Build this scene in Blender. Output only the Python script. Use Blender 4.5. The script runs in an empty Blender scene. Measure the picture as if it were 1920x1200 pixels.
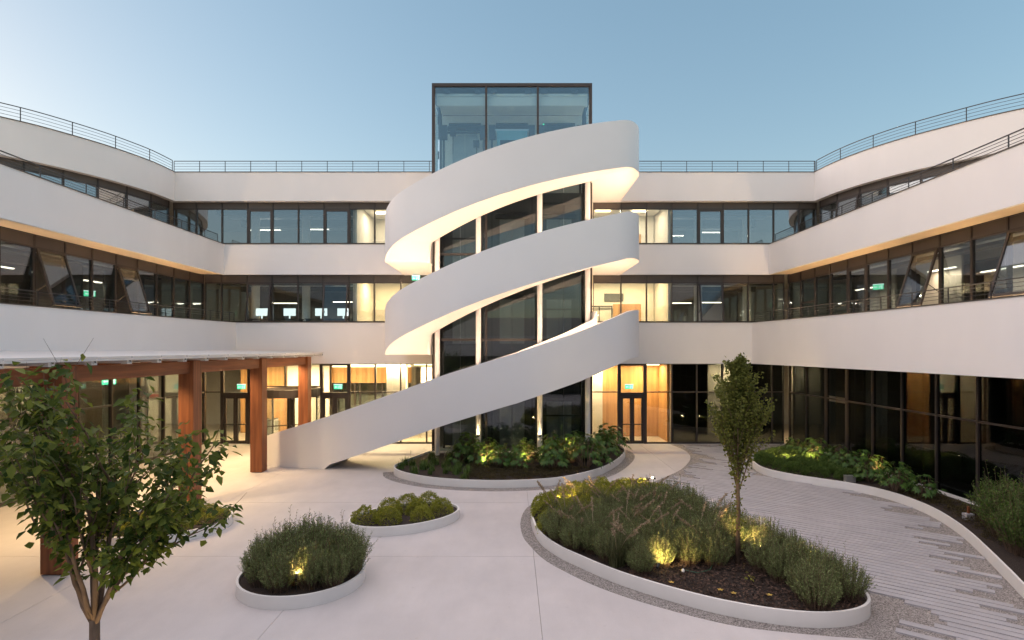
import bpy, math, random
import numpy as np
from mathutils import Vector, Matrix

R = math.radians
random.seed(7)
rng = np.random.default_rng(11)
scene = bpy.context.scene
COL = scene.collection

# ------------------------------------------------------------------ camera, sky, sun, exposure
cam_d = bpy.data.cameras.new("camera")
cam = bpy.data.objects.new("camera", cam_d)
COL.objects.link(cam)
cam.location = (0.0, 0.0, 4.94)
cam.rotation_euler = (R(90), 0, 0)
cam_d.sensor_width = 36.0
cam_d.lens = 19.8
cam_d.shift_y = 54 / 1920
cam_d.clip_start = 0.05
cam_d.clip_end = 2000
scene.camera = cam

SUN_EL, SUN_AZ = 8.0, -72.0          # low sun beyond the left wing (degrees, azimuth from +Y clockwise)
world = bpy.data.worlds.new("World")
scene.world = world
world.use_nodes = True
wn, wl = world.node_tree.nodes, world.node_tree.links
wn.clear()
sky = wn.new("ShaderNodeTexSky")
sky.sky_type = 'NISHITA'
sky.sun_disc = False
sky.sun_elevation = R(SUN_EL)
sky.sun_rotation = R(SUN_AZ)
sky.altitude = 100
sky.air_density = 1.0
sky.dust_density = 1.0
sky.ozone_density = 2.0
bg = wn.new("ShaderNodeBackground")
bg.inputs[1].default_value = 0.112
wo = wn.new("ShaderNodeOutputWorld")
gam = wn.new("ShaderNodeGamma")                # soften the sky's contrast, as the long dusk exposure does
gam.inputs[1].default_value = 0.58
wl.new(sky.outputs[0], gam.inputs[0])
tint = wn.new("ShaderNodeMix"); tint.data_type = 'RGBA'; tint.blend_type = 'MULTIPLY'   # warm white balance
tint.inputs[0].default_value = 1.0
tint.inputs[7].default_value = (1.13, 1.0, 0.90, 1)
hsv = wn.new("ShaderNodeHueSaturation"); hsv.inputs["Saturation"].default_value = 1.4
wl.new(gam.outputs[0], hsv.inputs["Color"])
wl.new(hsv.outputs[0], tint.inputs[6])
wl.new(tint.outputs[2], bg.inputs[0])
wl.new(bg.outputs[0], wo.inputs[0])

sun_d = bpy.data.lights.new("sun", 'SUN')
sun_d.energy = 0.82
sun_d.angle = R(140)
sun_d.color = (1.0, 0.79, 0.72)
sun = bpy.data.objects.new("sun", sun_d)
COL.objects.link(sun)
_d = Vector((math.sin(R(SUN_AZ)) * math.cos(R(56)), math.cos(R(SUN_AZ)) * math.cos(R(56)), math.sin(R(56))))
sun.rotation_euler = _d.to_track_quat('Z', 'Y').to_euler()

scene.view_settings.view_transform = 'Standard'
scene.view_settings.look = 'None'
scene.view_settings.gamma = 1.0
scene.view_settings.exposure = 2.06
scene.view_settings.use_curve_mapping = False
cy = scene.cycles
cy.use_denoising = True
cy.max_bounces = 8
cy.diffuse_bounces = 4
cy.glossy_bounces = 4
cy.transmission_bounces = 4
cy.transparent_max_bounces = 24
cy.sample_clamp_indirect = 4.0
cy.sample_clamp_direct = 20.0
cy.caustics_reflective = False
cy.caustics_refractive = False

# ------------------------------------------------------------------ materials
MATS = {}
def newmat(name):
    m = bpy.data.materials.new(name); m.use_nodes = True
    nt = m.node_tree; nt.nodes.clear()
    out = nt.nodes.new("ShaderNodeOutputMaterial")
    MATS[name] = m
    return m, nt, out

def surf(name, col, rough=0.6, metal=0.0, var=0.06, scale=3.0, bump=0.0, bscale=40.0, spec=0.5, stretch=None, col2=None, detail=5):
    m, nt, out = newmat(name)
    p = nt.nodes.new("ShaderNodeBsdfPrincipled")
    p.inputs["Roughness"].default_value = rough
    p.inputs["Metallic"].default_value = metal
    p.inputs["Specular IOR Level"].default_value = spec
    tc = nt.nodes.new("ShaderNodeTexCoord")
    mp = nt.nodes.new("ShaderNodeMapping")
    if stretch: mp.inputs["Scale"].default_value = stretch
    nt.links.new(tc.outputs["Object"], mp.inputs[0])
    nz = nt.nodes.new("ShaderNodeTexNoise")
    nz.inputs["Scale"].default_value = scale
    nz.inputs["Detail"].default_value = detail
    nt.links.new(mp.outputs[0], nz.inputs["Vector"])
    rmp = nt.nodes.new("ShaderNodeValToRGB")
    c2 = col2 or tuple(c * (1 - var) for c in col)
    c1 = col if col2 else tuple(min(1, c * (1 + var)) for c in col)
    rmp.color_ramp.elements[0].color = (*c2, 1); rmp.color_ramp.elements[1].color = (*c1, 1)
    rmp.color_ramp.elements[0].position = 0.3; rmp.color_ramp.elements[1].position = 0.7
    nt.links.new(nz.outputs["Fac"], rmp.inputs[0])
    nt.links.new(rmp.outputs[0], p.inputs["Base Color"])
    if bump:
        n2 = nt.nodes.new("ShaderNodeTexNoise"); n2.inputs["Scale"].default_value = bscale; n2.inputs["Detail"].default_value = 6
        nt.links.new(mp.outputs[0], n2.inputs["Vector"])
        b = nt.nodes.new("ShaderNodeBump"); b.inputs["Strength"].default_value = bump; b.inputs["Distance"].default_value = 0.02
        nt.links.new(n2.outputs["Fac"], b.inputs["Height"]); nt.links.new(b.outputs[0], p.inputs["Normal"])
    nt.links.new(p.outputs[0], out.inputs[0])
    return m

def glass(name, tint, base=0.07, gain=0.85, power=4.0, rough=0.0):
    m, nt, out = newmat(name)
    tr = nt.nodes.new("ShaderNodeBsdfTransparent"); tr.inputs[0].default_value = (*tint, 1)
    gl = nt.nodes.new("ShaderNodeBsdfGlossy"); gl.inputs["Roughness"].default_value = rough
    gl.inputs["Color"].default_value = (0.92, 0.96, 1, 1)
    lw = nt.nodes.new("ShaderNodeLayerWeight"); lw.inputs["Blend"].default_value = 0.5
    pw = nt.nodes.new("ShaderNodeMath"); pw.operation = 'POWER'; pw.inputs[1].default_value = power
    ma = nt.nodes.new("ShaderNodeMath"); ma.operation = 'MULTIPLY_ADD'; ma.inputs[1].default_value = gain; ma.inputs[2].default_value = base
    nt.links.new(lw.outputs["Facing"], pw.inputs[0]); nt.links.new(pw.outputs[0], ma.inputs[0])
    mx = nt.nodes.new("ShaderNodeMixShader")
    nt.links.new(ma.outputs[0], mx.inputs[0]); nt.links.new(tr.outputs[0], mx.inputs[1]); nt.links.new(gl.outputs[0], mx.inputs[2])
    nt.links.new(mx.outputs[0], out.inputs[0])
    return m

def emit(name, col, s):
    m, nt, out = newmat(name)
    e = nt.nodes.new("ShaderNodeEmission"); e.inputs[0].default_value = (*col, 1); e.inputs[1].default_value = s
    nt.links.new(e.outputs[0], out.inputs[0])
    return m

def leafmat(name, c1, c2, trans=0.3, rough=0.5):
    m, nt, out = newmat(name)
    g = nt.nodes.new("ShaderNodeNewGeometry")
    r = nt.nodes.new("ShaderNodeValToRGB")
    r.color_ramp.elements[0].color = (*c1, 1); r.color_ramp.elements[1].color = (*c2, 1)
    nt.links.new(g.outputs["Random Per Island"], r.inputs[0])
    p = nt.nodes.new("ShaderNodeBsdfPrincipled"); p.inputs["Roughness"].default_value = rough
    p.inputs["Specular IOR Level"].default_value = 0.2
    t = nt.nodes.new("ShaderNodeBsdfTranslucent")
    nt.links.new(r.outputs[0], p.inputs["Base Color"]); nt.links.new(r.outputs[0], t.inputs[0])
    mx = nt.nodes.new("ShaderNodeMixShader"); mx.inputs[0].default_value = trans
    nt.links.new(p.outputs[0], mx.inputs[1]); nt.links.new(t.outputs[0], mx.inputs[2])
    nt.links.new(mx.outputs[0], out.inputs[0])
    return m

def gravelmat(name):
    m, nt, out = newmat(name)
    p = nt.nodes.new("ShaderNodeBsdfPrincipled"); p.inputs["Roughness"].default_value = 0.85
    tc = nt.nodes.new("ShaderNodeTexCoord")
    v = nt.nodes.new("ShaderNodeTexVoronoi"); v.inputs["Scale"].default_value = 62
    nt.links.new(tc.outputs["Object"], v.inputs["Vector"])
    bw = nt.nodes.new("ShaderNodeSeparateColor"); nt.links.new(v.outputs["Color"], bw.inputs[0])
    r = nt.nodes.new("ShaderNodeValToRGB")
    r.color_ramp.elements[0].color = (0.10, 0.088, 0.08, 1); r.color_ramp.elements[1].color = (0.50, 0.46, 0.43, 1)
    e = r.color_ramp.elements.new(0.5); e.color = (0.30, 0.27, 0.255, 1)
    nt.links.new(bw.outputs[0], r.inputs[0]); nt.links.new(r.outputs[0], p.inputs["Base Color"])
    inv = nt.nodes.new("ShaderNodeMath"); inv.operation = 'SUBTRACT'; inv.inputs[0].default_value = 1.0
    nt.links.new(v.outputs["Distance"], inv.inputs[1])
    b = nt.nodes.new("ShaderNodeBump"); b.inputs["Strength"].default_value = 0.9; b.inputs["Distance"].default_value = 0.02
    nt.links.new(inv.outputs[0], b.inputs["Height"]); nt.links.new(b.outputs[0], p.inputs["Normal"])
    nt.links.new(p.outputs[0], out.inputs[0])
    return m

def woodmat(name, c1, c2, board=0.0, axis=0, scale=6.0, stretch=(1, 1, 0.06), rough=0.55):
    """Grain stretched along one axis; optional board joints every `board` metres along `axis`."""
    m, nt, out = newmat(name)
    p = nt.nodes.new("ShaderNodeBsdfPrincipled"); p.inputs["Roughness"].default_value = rough
    tc = nt.nodes.new("ShaderNodeTexCoord")
    mp = nt.nodes.new("ShaderNodeMapping"); mp.inputs["Scale"].default_value = stretch
    nt.links.new(tc.outputs["Object"], mp.inputs[0])
    nz = nt.nodes.new("ShaderNodeTexNoise"); nz.inputs["Scale"].default_value = scale; nz.inputs["Detail"].default_value = 8
    nz.inputs["Distortion"].default_value = 0.6
    nt.links.new(mp.outputs[0], nz.inputs["Vector"])
    fac = nz.outputs["Fac"]
    if board:
        sx = nt.nodes.new("ShaderNodeSeparateXYZ"); nt.links.new(tc.outputs["Object"], sx.inputs[0])
        dv = nt.nodes.new("ShaderNodeMath"); dv.operation = 'DIVIDE'; dv.inputs[1].default_value = board
        nt.links.new(sx.outputs[axis], dv.inputs[0])
        fl = nt.nodes.new("ShaderNodeMath"); fl.operation = 'FLOOR'; nt.links.new(dv.outputs[0], fl.inputs[0])
        wnz = nt.nodes.new("ShaderNodeTexWhiteNoise"); wnz.noise_dimensions = '1D'; nt.links.new(fl.outputs[0], wnz.inputs["W"])
        ad = nt.nodes.new("ShaderNodeMath"); ad.operation = 'MULTIPLY_ADD'; ad.inputs[1].default_value = 0.35
        nt.links.new(wnz.outputs["Value"], ad.inputs[0])
        sb = nt.nodes.new("ShaderNodeMath"); sb.operation = 'SUBTRACT'; sb.inputs[1].default_value = 0.17
        nt.links.new(nz.outputs["Fac"], sb.inputs[0]); nt.links.new(sb.outputs[0], ad.inputs[2])
        fac = ad.outputs[0]
    r = nt.nodes.new("ShaderNodeValToRGB")
    r.color_ramp.elements[0].color = (*c1, 1); r.color_ramp.elements[1].color = (*c2, 1)
    r.color_ramp.elements[0].position = 0.3; r.color_ramp.elements[1].position = 0.7
    nt.links.new(fac, r.inputs[0]); nt.links.new(r.outputs[0], p.inputs["Base Color"])
    b = nt.nodes.new("ShaderNodeBump"); b.inputs["Strength"].default_value = 0.25; b.inputs["Distance"].default_value = 0.01
    nt.links.new(nz.outputs["Fac"], b.inputs["Height"]); nt.links.new(b.outputs[0], p.inputs["Normal"])
    nt.links.new(p.outputs[0], out.inputs[0])
    return m

WHITE = surf("white_render", (0.79, 0.76, 0.745), 0.75, var=0.018, scale=0.9, bump=0.05, bscale=60, stretch=(1, 1, 0.45), detail=8)
STAIRW = surf("white_painted_steel", (0.80, 0.775, 0.765), 0.42, var=0.015, scale=0.6)
SOFFIT = surf("soffit_panel", (0.72, 0.60, 0.44), 0.7, var=0.05, scale=2)
def concretemat(name, col):
    m, nt, out = newmat(name)
    p = nt.nodes.new("ShaderNodeBsdfPrincipled"); tc = nt.nodes.new("ShaderNodeTexCoord")
    ge = nt.nodes.new("ShaderNodeNewGeometry")
    def noise(sc, det, rough=0.5, stretch=None):
        n = nt.nodes.new("ShaderNodeTexNoise"); n.inputs["Scale"].default_value = sc; n.inputs["Detail"].default_value = det; n.inputs["Roughness"].default_value = rough
        src = ge.outputs["Position"]
        if stretch:
            mp = nt.nodes.new("ShaderNodeMapping"); mp.inputs["Scale"].default_value = stretch; nt.links.new(src, mp.inputs[0]); src = mp.outputs[0]
        nt.links.new(src, n.inputs["Vector"]); return n.outputs["Fac"]
    def mr(f, a, b, c, d):
        k = nt.nodes.new("ShaderNodeMapRange"); nt.links.new(f, k.inputs[0])
        for i, v in enumerate((a, b, c, d)): k.inputs[i + 1].default_value = v
        return k.outputs[0]
    def mul(a, b):
        k = nt.nodes.new("ShaderNodeMath"); k.operation = 'MULTIPLY'; nt.links.new(a, k.inputs[0]); nt.links.new(b, k.inputs[1]); return k.outputs[0]
    v = mul(mul(mr(noise(0.35, 6, 0.6), 0.3, 0.7, 0.90, 1.06), mr(noise(2.2, 8, 0.65, (1, 0.35, 1)), 0.3, 0.7, 0.95, 1.04)),
            mul(mr(noise(60, 3), 0.3, 0.75, 0.95, 1.04), mr(noise(7, 2), 0.70, 0.78, 1.0, 0.88)))
    c = nt.nodes.new("ShaderNodeMix"); c.data_type = 'RGBA'; c.blend_type = 'MULTIPLY'; c.inputs[0].default_value = 1; c.inputs[6].default_value = (*col, 1)
    cb = nt.nodes.new("ShaderNodeCombineColor")
    for i in range(3): nt.links.new(v, cb.inputs[i])
    nt.links.new(cb.outputs[0], c.inputs[7]); nt.links.new(c.outputs[2], p.inputs["Base Color"])
    nt.links.new(mr(noise(1.1, 4), 0.3, 0.7, 0.5, 0.72), p.inputs["Roughness"])
    b = nt.nodes.new("ShaderNodeBump"); b.inputs["Strength"].default_value = 0.12; b.inputs["Distance"].default_value = 0.01
    nt.links.new(noise(45, 6), b.inputs["Height"]); nt.links.new(b.outputs[0], p.inputs["Normal"])
    nt.links.new(p.outputs[0], out.inputs[0]); return m
CONC = concretemat("pale_concrete", (0.535, 0.50, 0.495))
PLANK = surf("paving_concrete", (0.375, 0.36, 0.375), 0.7, var=0.12, scale=1.4, bump=0.1, bscale=80)
KERB = surf("planter_white", (0.76, 0.735, 0.71), 0.6, var=0.03, scale=2)
GRAV = gravelmat("gravel")
SOIL = surf("mulch", (0.045, 0.028, 0.02), 0.95, col2=(0.018, 0.012, 0.01), scale=35, bump=1.0, bscale=50)
CHIP = leafmat("bark_chip", (0.012, 0.008, 0.006), (0.13, 0.08, 0.06), 0.0, 0.9)
EARTH = surf("earth", (0.2, 0.19, 0.17), 0.9)
FRAME = surf("bronze_frame", (0.055, 0.045, 0.042), 0.42, metal=0.35, var=0.05, scale=2)
PANEL = surf("bronze_panel", (0.085, 0.07, 0.062), 0.45, metal=0.3, var=0.06, scale=1.5)
STEEL = surf("dark_steel", (0.06, 0.06, 0.065), 0.45, metal=0.5, var=0.05)
CAP = surf("parapet_cap", (0.10, 0.085, 0.075), 0.5, metal=0.4, var=0.05)
GLASS = glass("window_glass", (0.80, 0.84, 0.83), 0.055, 0.85, 4.0)
GLASSU = glass("upper_glass", (0.72, 0.77, 0.80), 0.22, 0.8, 3.5)
GLASST = glass("tower_glass", (0.80, 0.91, 0.94), 0.17, 0.8, 3.5)
GLASSL = glass("shaft_glass", (0.62, 0.67, 0.68), 0.07, 0.85, 3.5)
GLASSW = glass("wing_glass", (0.62, 0.66, 0.67), 0.09, 0.85, 3.5)
GLASSD = glass("dark_glass", (0.34, 0.37, 0.38), 0.028, 0.85, 4.0)
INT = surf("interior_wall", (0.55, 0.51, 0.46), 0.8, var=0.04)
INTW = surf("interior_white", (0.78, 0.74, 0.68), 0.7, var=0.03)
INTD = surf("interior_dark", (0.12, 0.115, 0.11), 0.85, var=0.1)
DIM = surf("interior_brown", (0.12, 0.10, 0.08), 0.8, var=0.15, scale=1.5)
CEIL = surf("interior_ceiling", (0.42, 0.41, 0.40), 0.9, var=0.08, scale=4)
FLOOR = surf("interior_floor", (0.42, 0.37, 0.31), 0.35, var=0.05)
OAK = woodmat("oak_boards", (0.40, 0.20, 0.075), (0.58, 0.32, 0.13), board=0.16, axis=0)
LARCH = woodmat("glulam", (0.145, 0.043, 0.015), (0.30, 0.10, 0.034), scale=9, stretch=(1, 1, 0.05), rough=0.6)
LARCHY = woodmat("glulam_beam", (0.145, 0.043, 0.015), (0.30, 0.10, 0.034), scale=9, stretch=(1, 0.05, 1), rough=0.6)
ROOFW = surf("roof_panel", (0.66, 0.65, 0.64), 0.45, var=0.04, scale=1.2)
ALU = surf("aluminium", (0.55, 0.55, 0.56), 0.35, metal=0.7, var=0.03)
LIFT = surf("lift_door", (0.42, 0.43, 0.43), 0.4, metal=0.3, var=0.05)
TEAL = surf("lift_cabin", (0.16, 0.36, 0.42), 0.4, metal=0.1, var=0.05)
BLACK = surf("black_metal", (0.02, 0.02, 0.02), 0.5)
CABLE = surf("green_cable", (0.03, 0.07, 0.04), 0.5)
BARK = surf("bark", (0.20, 0.13, 0.085), 0.85, col2=(0.09, 0.055, 0.035), scale=14, bump=0.6, bscale=30, stretch=(1, 1, 0.25))
WARM = emit("warm_lamp", (1.0, 0.74, 0.40), 4.0)
TERR = emit("terrace_led", (1.0, 0.64, 0.32), 22.0)
COVE = emit("cove_light", (1.0, 0.74, 0.40), 2.2)
TUBE = emit("tube_light", (1.0, 0.86, 0.64), 1.6)
LED = emit("handrail_led", (1.0, 0.68, 0.43), 29.0)
LED2 = emit("handrail_led_dim", (1.0, 0.67, 0.43), 11.0)
SPOTL = emit("spot_lens", (1.0, 0.78, 0.42), 60.0)
GREEN = emit("exit_green", (0.10, 0.75, 0.35), 0.6)
EXITW = emit("exit_white", (0.75, 1.0, 0.85), 0.55)
RED = surf("red_stripe", (0.6, 0.05, 0.04), 0.5)
SCREEN = emit("monitor_glow", (0.75, 0.85, 0.85), 0.45)
L_TREE = leafmat("cherry_leaf", (0.028, 0.06, 0.012), (0.17, 0.205, 0.035), 0.45, 0.45)
L_HORN = leafmat("hornbeam_leaf", (0.08, 0.10, 0.018), (0.22, 0.225, 0.05), 0.35)
L_LAV = leafmat("rosemary_leaf", (0.10, 0.14, 0.05), (0.27, 0.31, 0.125), 0.25)
L_MND = leafmat("spurge_leaf", (0.18, 0.20, 0.028), (0.42, 0.41, 0.065), 0.25)
L_BOX = leafmat("box_leaf", (0.05, 0.10, 0.02), (0.13, 0.19, 0.045), 0.25)
L_FAT = leafmat("broad_leaf", (0.035, 0.085, 0.018), (0.09, 0.16, 0.035), 0.25, 0.35)
L_GRS = leafmat("grass_blade", (0.07, 0.09, 0.035), (0.17, 0.165, 0.085), 0.25)
L_RED = leafmat("ground_cover", (0.045, 0.04, 0.018), (0.10, 0.075, 0.03), 0.2)
L_PLM = leafmat("plume", (0.25, 0.18, 0.11), (0.42, 0.33, 0.22), 0.3, 0.8)
L_YEL = leafmat("yellow_leaf", (0.45, 0.25, 0.05), (0.6, 0.42, 0.1), 0.2)
L_WHT = leafmat("white_flower", (0.6, 0.55, 0.45), (0.75, 0.72, 0.65), 0.2)

# ------------------------------------------------------------------ mesh helpers
class MB:
    def __init__(s): s.v = []; s.f = []
    def add(s, vs, fs):
        o = len(s.v); s.v += [tuple(p) for p in vs]; s.f += [tuple(i + o for i in q) for q in fs]
        return s
    def box(s, x0, x1, y0, y1, z0, z1):
        return s.add([(x0, y0, z0), (x1, y0, z0), (x1, y1, z0), (x0, y1, z0), (x0, y0, z1), (x1, y0, z1), (x1, y1, z1), (x0, y1, z1)],
                     [(3, 2, 1, 0), (4, 5, 6, 7), (0, 1, 5, 4), (1, 2, 6, 5), (2, 3, 7, 6), (3, 0, 4, 7)])
    def bar(s, a, b, w, h):
        """box section from a to b, w wide across, h high"""
        a, b = Vector(a), Vector(b); d = (b - a).normalized()
        up = Vector((0, 0, 1)) if abs(d.z) < 0.95 else Vector((0, 1, 0))
        r = d.cross(up).normalized() * (w / 2); u = r.cross(d).normalized() * (h / 2)
        q = [-r - u, r - u, r + u, -r + u]
        return s.add([a + k for k in q] + [b + k for k in q], [(3, 2, 1, 0), (4, 5, 6, 7), (0, 1, 5, 4), (1, 2, 6, 5), (2, 3, 7, 6), (3, 0, 4, 7)])
    def tube(s, pts, rad, n=6, cap=True):
        pts = [Vector(p) for p in pts]
        if not hasattr(rad, '__len__'): rad = [rad] * len(pts)
        vs, fs = [], []
        for i, p in enumerate(pts):
            d = (pts[min(i + 1, len(pts) - 1)] - pts[max(i - 1, 0)]).normalized()
            a = Vector((0, 0, 1)) if abs(d.z) < 0.9 else Vector((1, 0, 0))
            u = d.cross(a).normalized(); w = d.cross(u)
            for k in range(n):
                t = 2 * math.pi * k / n
                vs.append(p + (u * math.cos(t) + w * math.sin(t)) * rad[i])
        for i in range(len(pts) - 1):
            for k in range(n):
                k2 = (k + 1) % n
                fs.append((i * n + k, i * n + k2, (i + 1) * n + k2, (i + 1) * n + k))
        if cap:
            fs.append(tuple(range(n - 1, -1, -1))); fs.append(tuple((len(pts) - 1) * n + k for k in range(n)))
        return s.add(vs, fs)
    def lathe(s, prof, n=16, c=(0, 0)):
        vs, fs = [], []
        for r, z in prof:
            for k in range(n):
                t = 2 * math.pi * k / n; vs.append((c[0] + r * math.cos(t), c[1] + r * math.sin(t), z))
        for i in range(len(prof) - 1):
            for k in range(n):
                k2 = (k + 1) % n; fs.append((i * n + k, i * n + k2, (i + 1) * n + k2, (i + 1) * n + k))
        return s.add(vs, fs)
    def poly(s, pts, z0, z1):
        """prism of a plan polygon (counter-clockwise)"""
        n = len(pts)
        s.add([(x, y, z0) for x, y in pts] + [(x, y, z1) for x, y in pts],
              [tuple(range(n - 1, -1, -1)), tuple(range(n, 2 * n))] + [(i, (i + 1) % n, n + (i + 1) % n, n + i) for i in range(n)])
        return s
    def strip(s, A, B, z0, z1, closed=False):
        """wall between two matched plan polylines; z0/z1 numbers or lists"""
        n = len(A)
        z0 = z0 if hasattr(z0, '__len__') else [z0] * n
        z1 = z1 if hasattr(z1, '__len__') else [z1] * n
        vs = []
        for i in range(n):
            vs += [(A[i][0], A[i][1], z0[i]), (A[i][0], A[i][1], z1[i]), (B[i][0], B[i][1], z1[i]), (B[i][0], B[i][1], z0[i])]
        fs = []
        for i in range(n if closed else n - 1):
            a, b = 4 * i, 4 * ((i + 1) % n)
            for k in range(4):
                k2 = (k + 1) % 4; fs.append((a + k, a + k2, b + k2, b + k))
        if not closed: fs += [(3, 2, 1, 0), tuple(4 * (n - 1) + k for k in range(4))]
        return s.add(vs, fs)
    def mesh(s, name, mat, smooth=False):
        me = bpy.data.meshes.new(name); me.from_pydata(s.v, [], s.f)
        for m in (mat if isinstance(mat, (list, tuple)) else [mat]): me.materials.append(m)
        if smooth: me.shade_smooth()
        me.validate(); me.update()
        return me
    def build(s, name, mat, parent=None, smooth=False, loc=None, rz=0):
        return link(name, s.mesh(name, mat, smooth), parent, loc, rz)

def link(name, data, parent=None, loc=None, rz=0.0, rot=None, sc=None):
    o = bpy.data.objects.new(name, data); COL.objects.link(o)
    if parent is not None: o.parent = parent
    if loc is not None: o.location = loc
    if rot is not None: o.rotation_euler = rot
    elif rz: o.rotation_euler = (0, 0, rz)
    if sc is not None: o.scale = sc if hasattr(sc, '__len__') else (sc, sc, sc)
    return o
def empty(name, loc=(0, 0, 0), rz=0.0, parent=None): return link(name, None, parent, loc, rz)
def tag(o, label=None, cat=None, group=None, kind=None):
    if label: o["label"] = label
    if cat: o["category"] = cat
    if group: o["group"] = group
    if kind: o["kind"] = kind
    return o
def offset(poly, d, closed=False):
    """offset a plan polyline to the left of its direction by d, mitred"""
    n = len(poly); out = []
    for i in range(n):
        p = Vector(poly[i])
        a = Vector(poly[i - 1]) if (i > 0 or closed) else None
        b = Vector(poly[(i + 1) % n]) if (i < n - 1 or closed) else None
        ns = []
        for u, v in ((a, p), (p, b)):
            if u is None or v is None: continue
            t = (v - u); t.normalize(); ns.append(Vector((-t.y, t.x)))
        m = sum(ns, Vector((0, 0))); m.normalize()
        c = max(0.35, m.dot(ns[0])); out.append(tuple(p + m * (d / c)))
    return out
def inside(pt, poly):
    x, y = pt; r = False; n = len(poly); j = n - 1
    for i in range(n):
        xi, yi = poly[i]; xj, yj = poly[j]
        if (yi > y) != (yj > y) and x < (xj - xi) * (y - yi) / (yj - yi) + xi: r = not r
        j = i
    return r
def smooth_poly(pts, k=6, closed=True):
    """Catmull-Rom through plan points"""
    n = len(pts); out = []
    rngi = range(n) if closed else range(n - 1)
    for i in rngi:
        P = [Vector(pts[(i + j) % n]) if closed else Vector(pts[min(max(i + j, 0), n - 1)]) for j in (-1, 0, 1, 2)]
        for q in range(k):
            t = q / k
            out.append(tuple(0.5 * ((2 * P[1]) + (P[2] - P[0]) * t + (2 * P[0] - 5 * P[1] + 4 * P[2] - P[3]) * t * t + (3 * P[1] - P[0] - 3 * P[2] + P[3]) * t ** 3)))
    if not closed: out.append(tuple(pts[-1]))
    return out
def area_lamp(name, parent, loc, sx, sy, power, col=(1.0, 0.74, 0.42), rot=(0, 0, 0), spread=180):
    l = bpy.data.lights.new(name, 'AREA'); l.shape = 'RECTANGLE'; l.size = sx; l.size_y = sy; l.energy = power; l.color = col; l.spread = R(spread)
    o = bpy.data.objects.new(name, l); COL.objects.link(o); o.parent = parent; o.location = loc; o.rotation_euler = rot
    return o
def spot_lamp(name, parent, loc, direction, power, angle=70, col=(1.0, 0.72, 0.36), blend=0.6, rad=0.03):
    l = bpy.data.lights.new(name, 'SPOT'); l.energy = power; l.color = col; l.spot_size = R(angle); l.spot_blend = blend; l.shadow_soft_size = rad
    o = bpy.data.objects.new(name, l); COL.objects.link(o); o.parent = parent; o.location = loc
    o.rotation_euler = Vector(direction).to_track_quat('-Z', 'Y').to_euler()
    return o

# ------------------------------------------------------------------ setting: ground, concrete slabs, gravel, paving
g = MB().box(-220, 220, -120, 320, -0.6, -0.055).build("ground", EARTH); tag(g, kind="structure")

pave = empty("courtyard_pavement"); tag(pave, kind="structure")
ang = R(-4)
slab_cache = {}
def slab(x0, x1, y0, y1):
    w, d = round(x1 - x0, 3), round(y1 - y0, 3)
    if (w, d) not in slab_cache: slab_cache[(w, d)] = MB().box(-w / 2, w / 2, -d / 2, d / 2, -0.05, 0).mesh("slab", CONC)
    link("slab", slab_cache[(w, d)], pave, ((x0 + x1) / 2, (y0 + y1) / 2, 0))
xs = [-26, -16.2, -9.2, -4.32, 0.52, 6.6, 14.0, 26]
ys = [-9, -2, 4.5, 9.0, 13.4, 18.1, 23.5, 29.2, 40]
for i in range(len(xs) - 1):
    for j in range(len(ys) - 1):
        slab(xs[i] + 0.004, xs[i + 1] - 0.004, ys[j] + 0.004, ys[j + 1] - 0.004)

BIG = smooth_poly([(0.54, 16.2), (0.66, 14.5), (1.04, 13.44), (1.51, 12.72), (2.11, 11.93), (2.68, 11.36), (3.32, 10.83), (3.94, 10.42), (4.6, 10.12), (5.13, 9.98), (5.6, 9.95),
                   (6.12, 10.06), (6.52, 10.3), (6.76, 10.65), (6.85, 11.2), (6.7, 12.0), (6.25, 13.2), (5.75, 14.5), (5.3, 16.0), (5.15, 17.4), (4.95, 18.6), (4.4, 19.35), (3.5, 19.5), (2.4, 19.1), (1.4, 18.4), (0.78, 17.4)], 4)
TOWERP = smooth_poly([(-4.75, 22.6), (-4.5, 21.8), (-3.78, 21.0), (-2.69, 20.33), (-1.23, 19.99), (0.19, 20.0), (1.64, 20.4), (2.99, 21.5), (4.01, 22.9), (4.95, 25.0), (5.3, 26.5), (5.1, 27.6), (4.5, 28.1), (3.85, 28.2)], 4, closed=False) + [(3.82, 25.7), (-3.82, 25.7), (-4.35, 24.2)]
FAR = smooth_poly([(10.35, 24.2), (9.98, 23.3), (9.86, 22.1), (10.3, 21.12), (10.95, 20.38), (11.7, 19.65), (12.17, 18.9), (12.4, 17.95), (12.38, 16.8), (12.12, 15.67), (11.66, 14.4), (11.02, 13.0), (10.49, 11.9), (10.0, 10.8), (9.9, 9.5), (10.4, 8.0)], 4, closed=False)
FARBACK = [(14.1, 8.0), (14.1, 26.5), (12.2, 26.0), (11.0, 25.2)]
FARP = FAR + FARBACK
GRAVEL = smooth_poly([(8.19, 29.1), (8.4, 27.4), (8.05, 25.4), (6.95, 23.1), (5.75, 21.5), (5.0, 20.65), (4.0, 20.0)], 5, closed=False)[:-1] + \
         smooth_poly([(3.9, 19.75), (2.4, 19.3), (1.2, 18.7), (0.5, 17.6), (0.25, 16.2), (0.28, 14.9), (0.49, 13.99), (0.77, 13.17), (1.18, 12.48), (1.68, 11.8), (2.14, 11.32), (2.59, 10.94), (3.22, 10.48), (3.83, 10.11), (4.35, 9.92), (5.34, 9.7), (6.2, 9.55), (7.4, 9.1), (8.6, 8.0)], 4, closed=False) + \
         [(14.15, 8.0), (14.15, 29.1)]
gm = MB().poly(GRAVEL, -0.01, 0.006).build("gravel_bed", GRAV); tag(gm, kind="structure")
ring = MB()
tw_out = offset([p for p in TOWERP[:53]], -0.42)
ring.strip([p for p in TOWERP[:53]], tw_out, -0.01, 0.006).build("gravel_strip", GRAV, gm)

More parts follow.
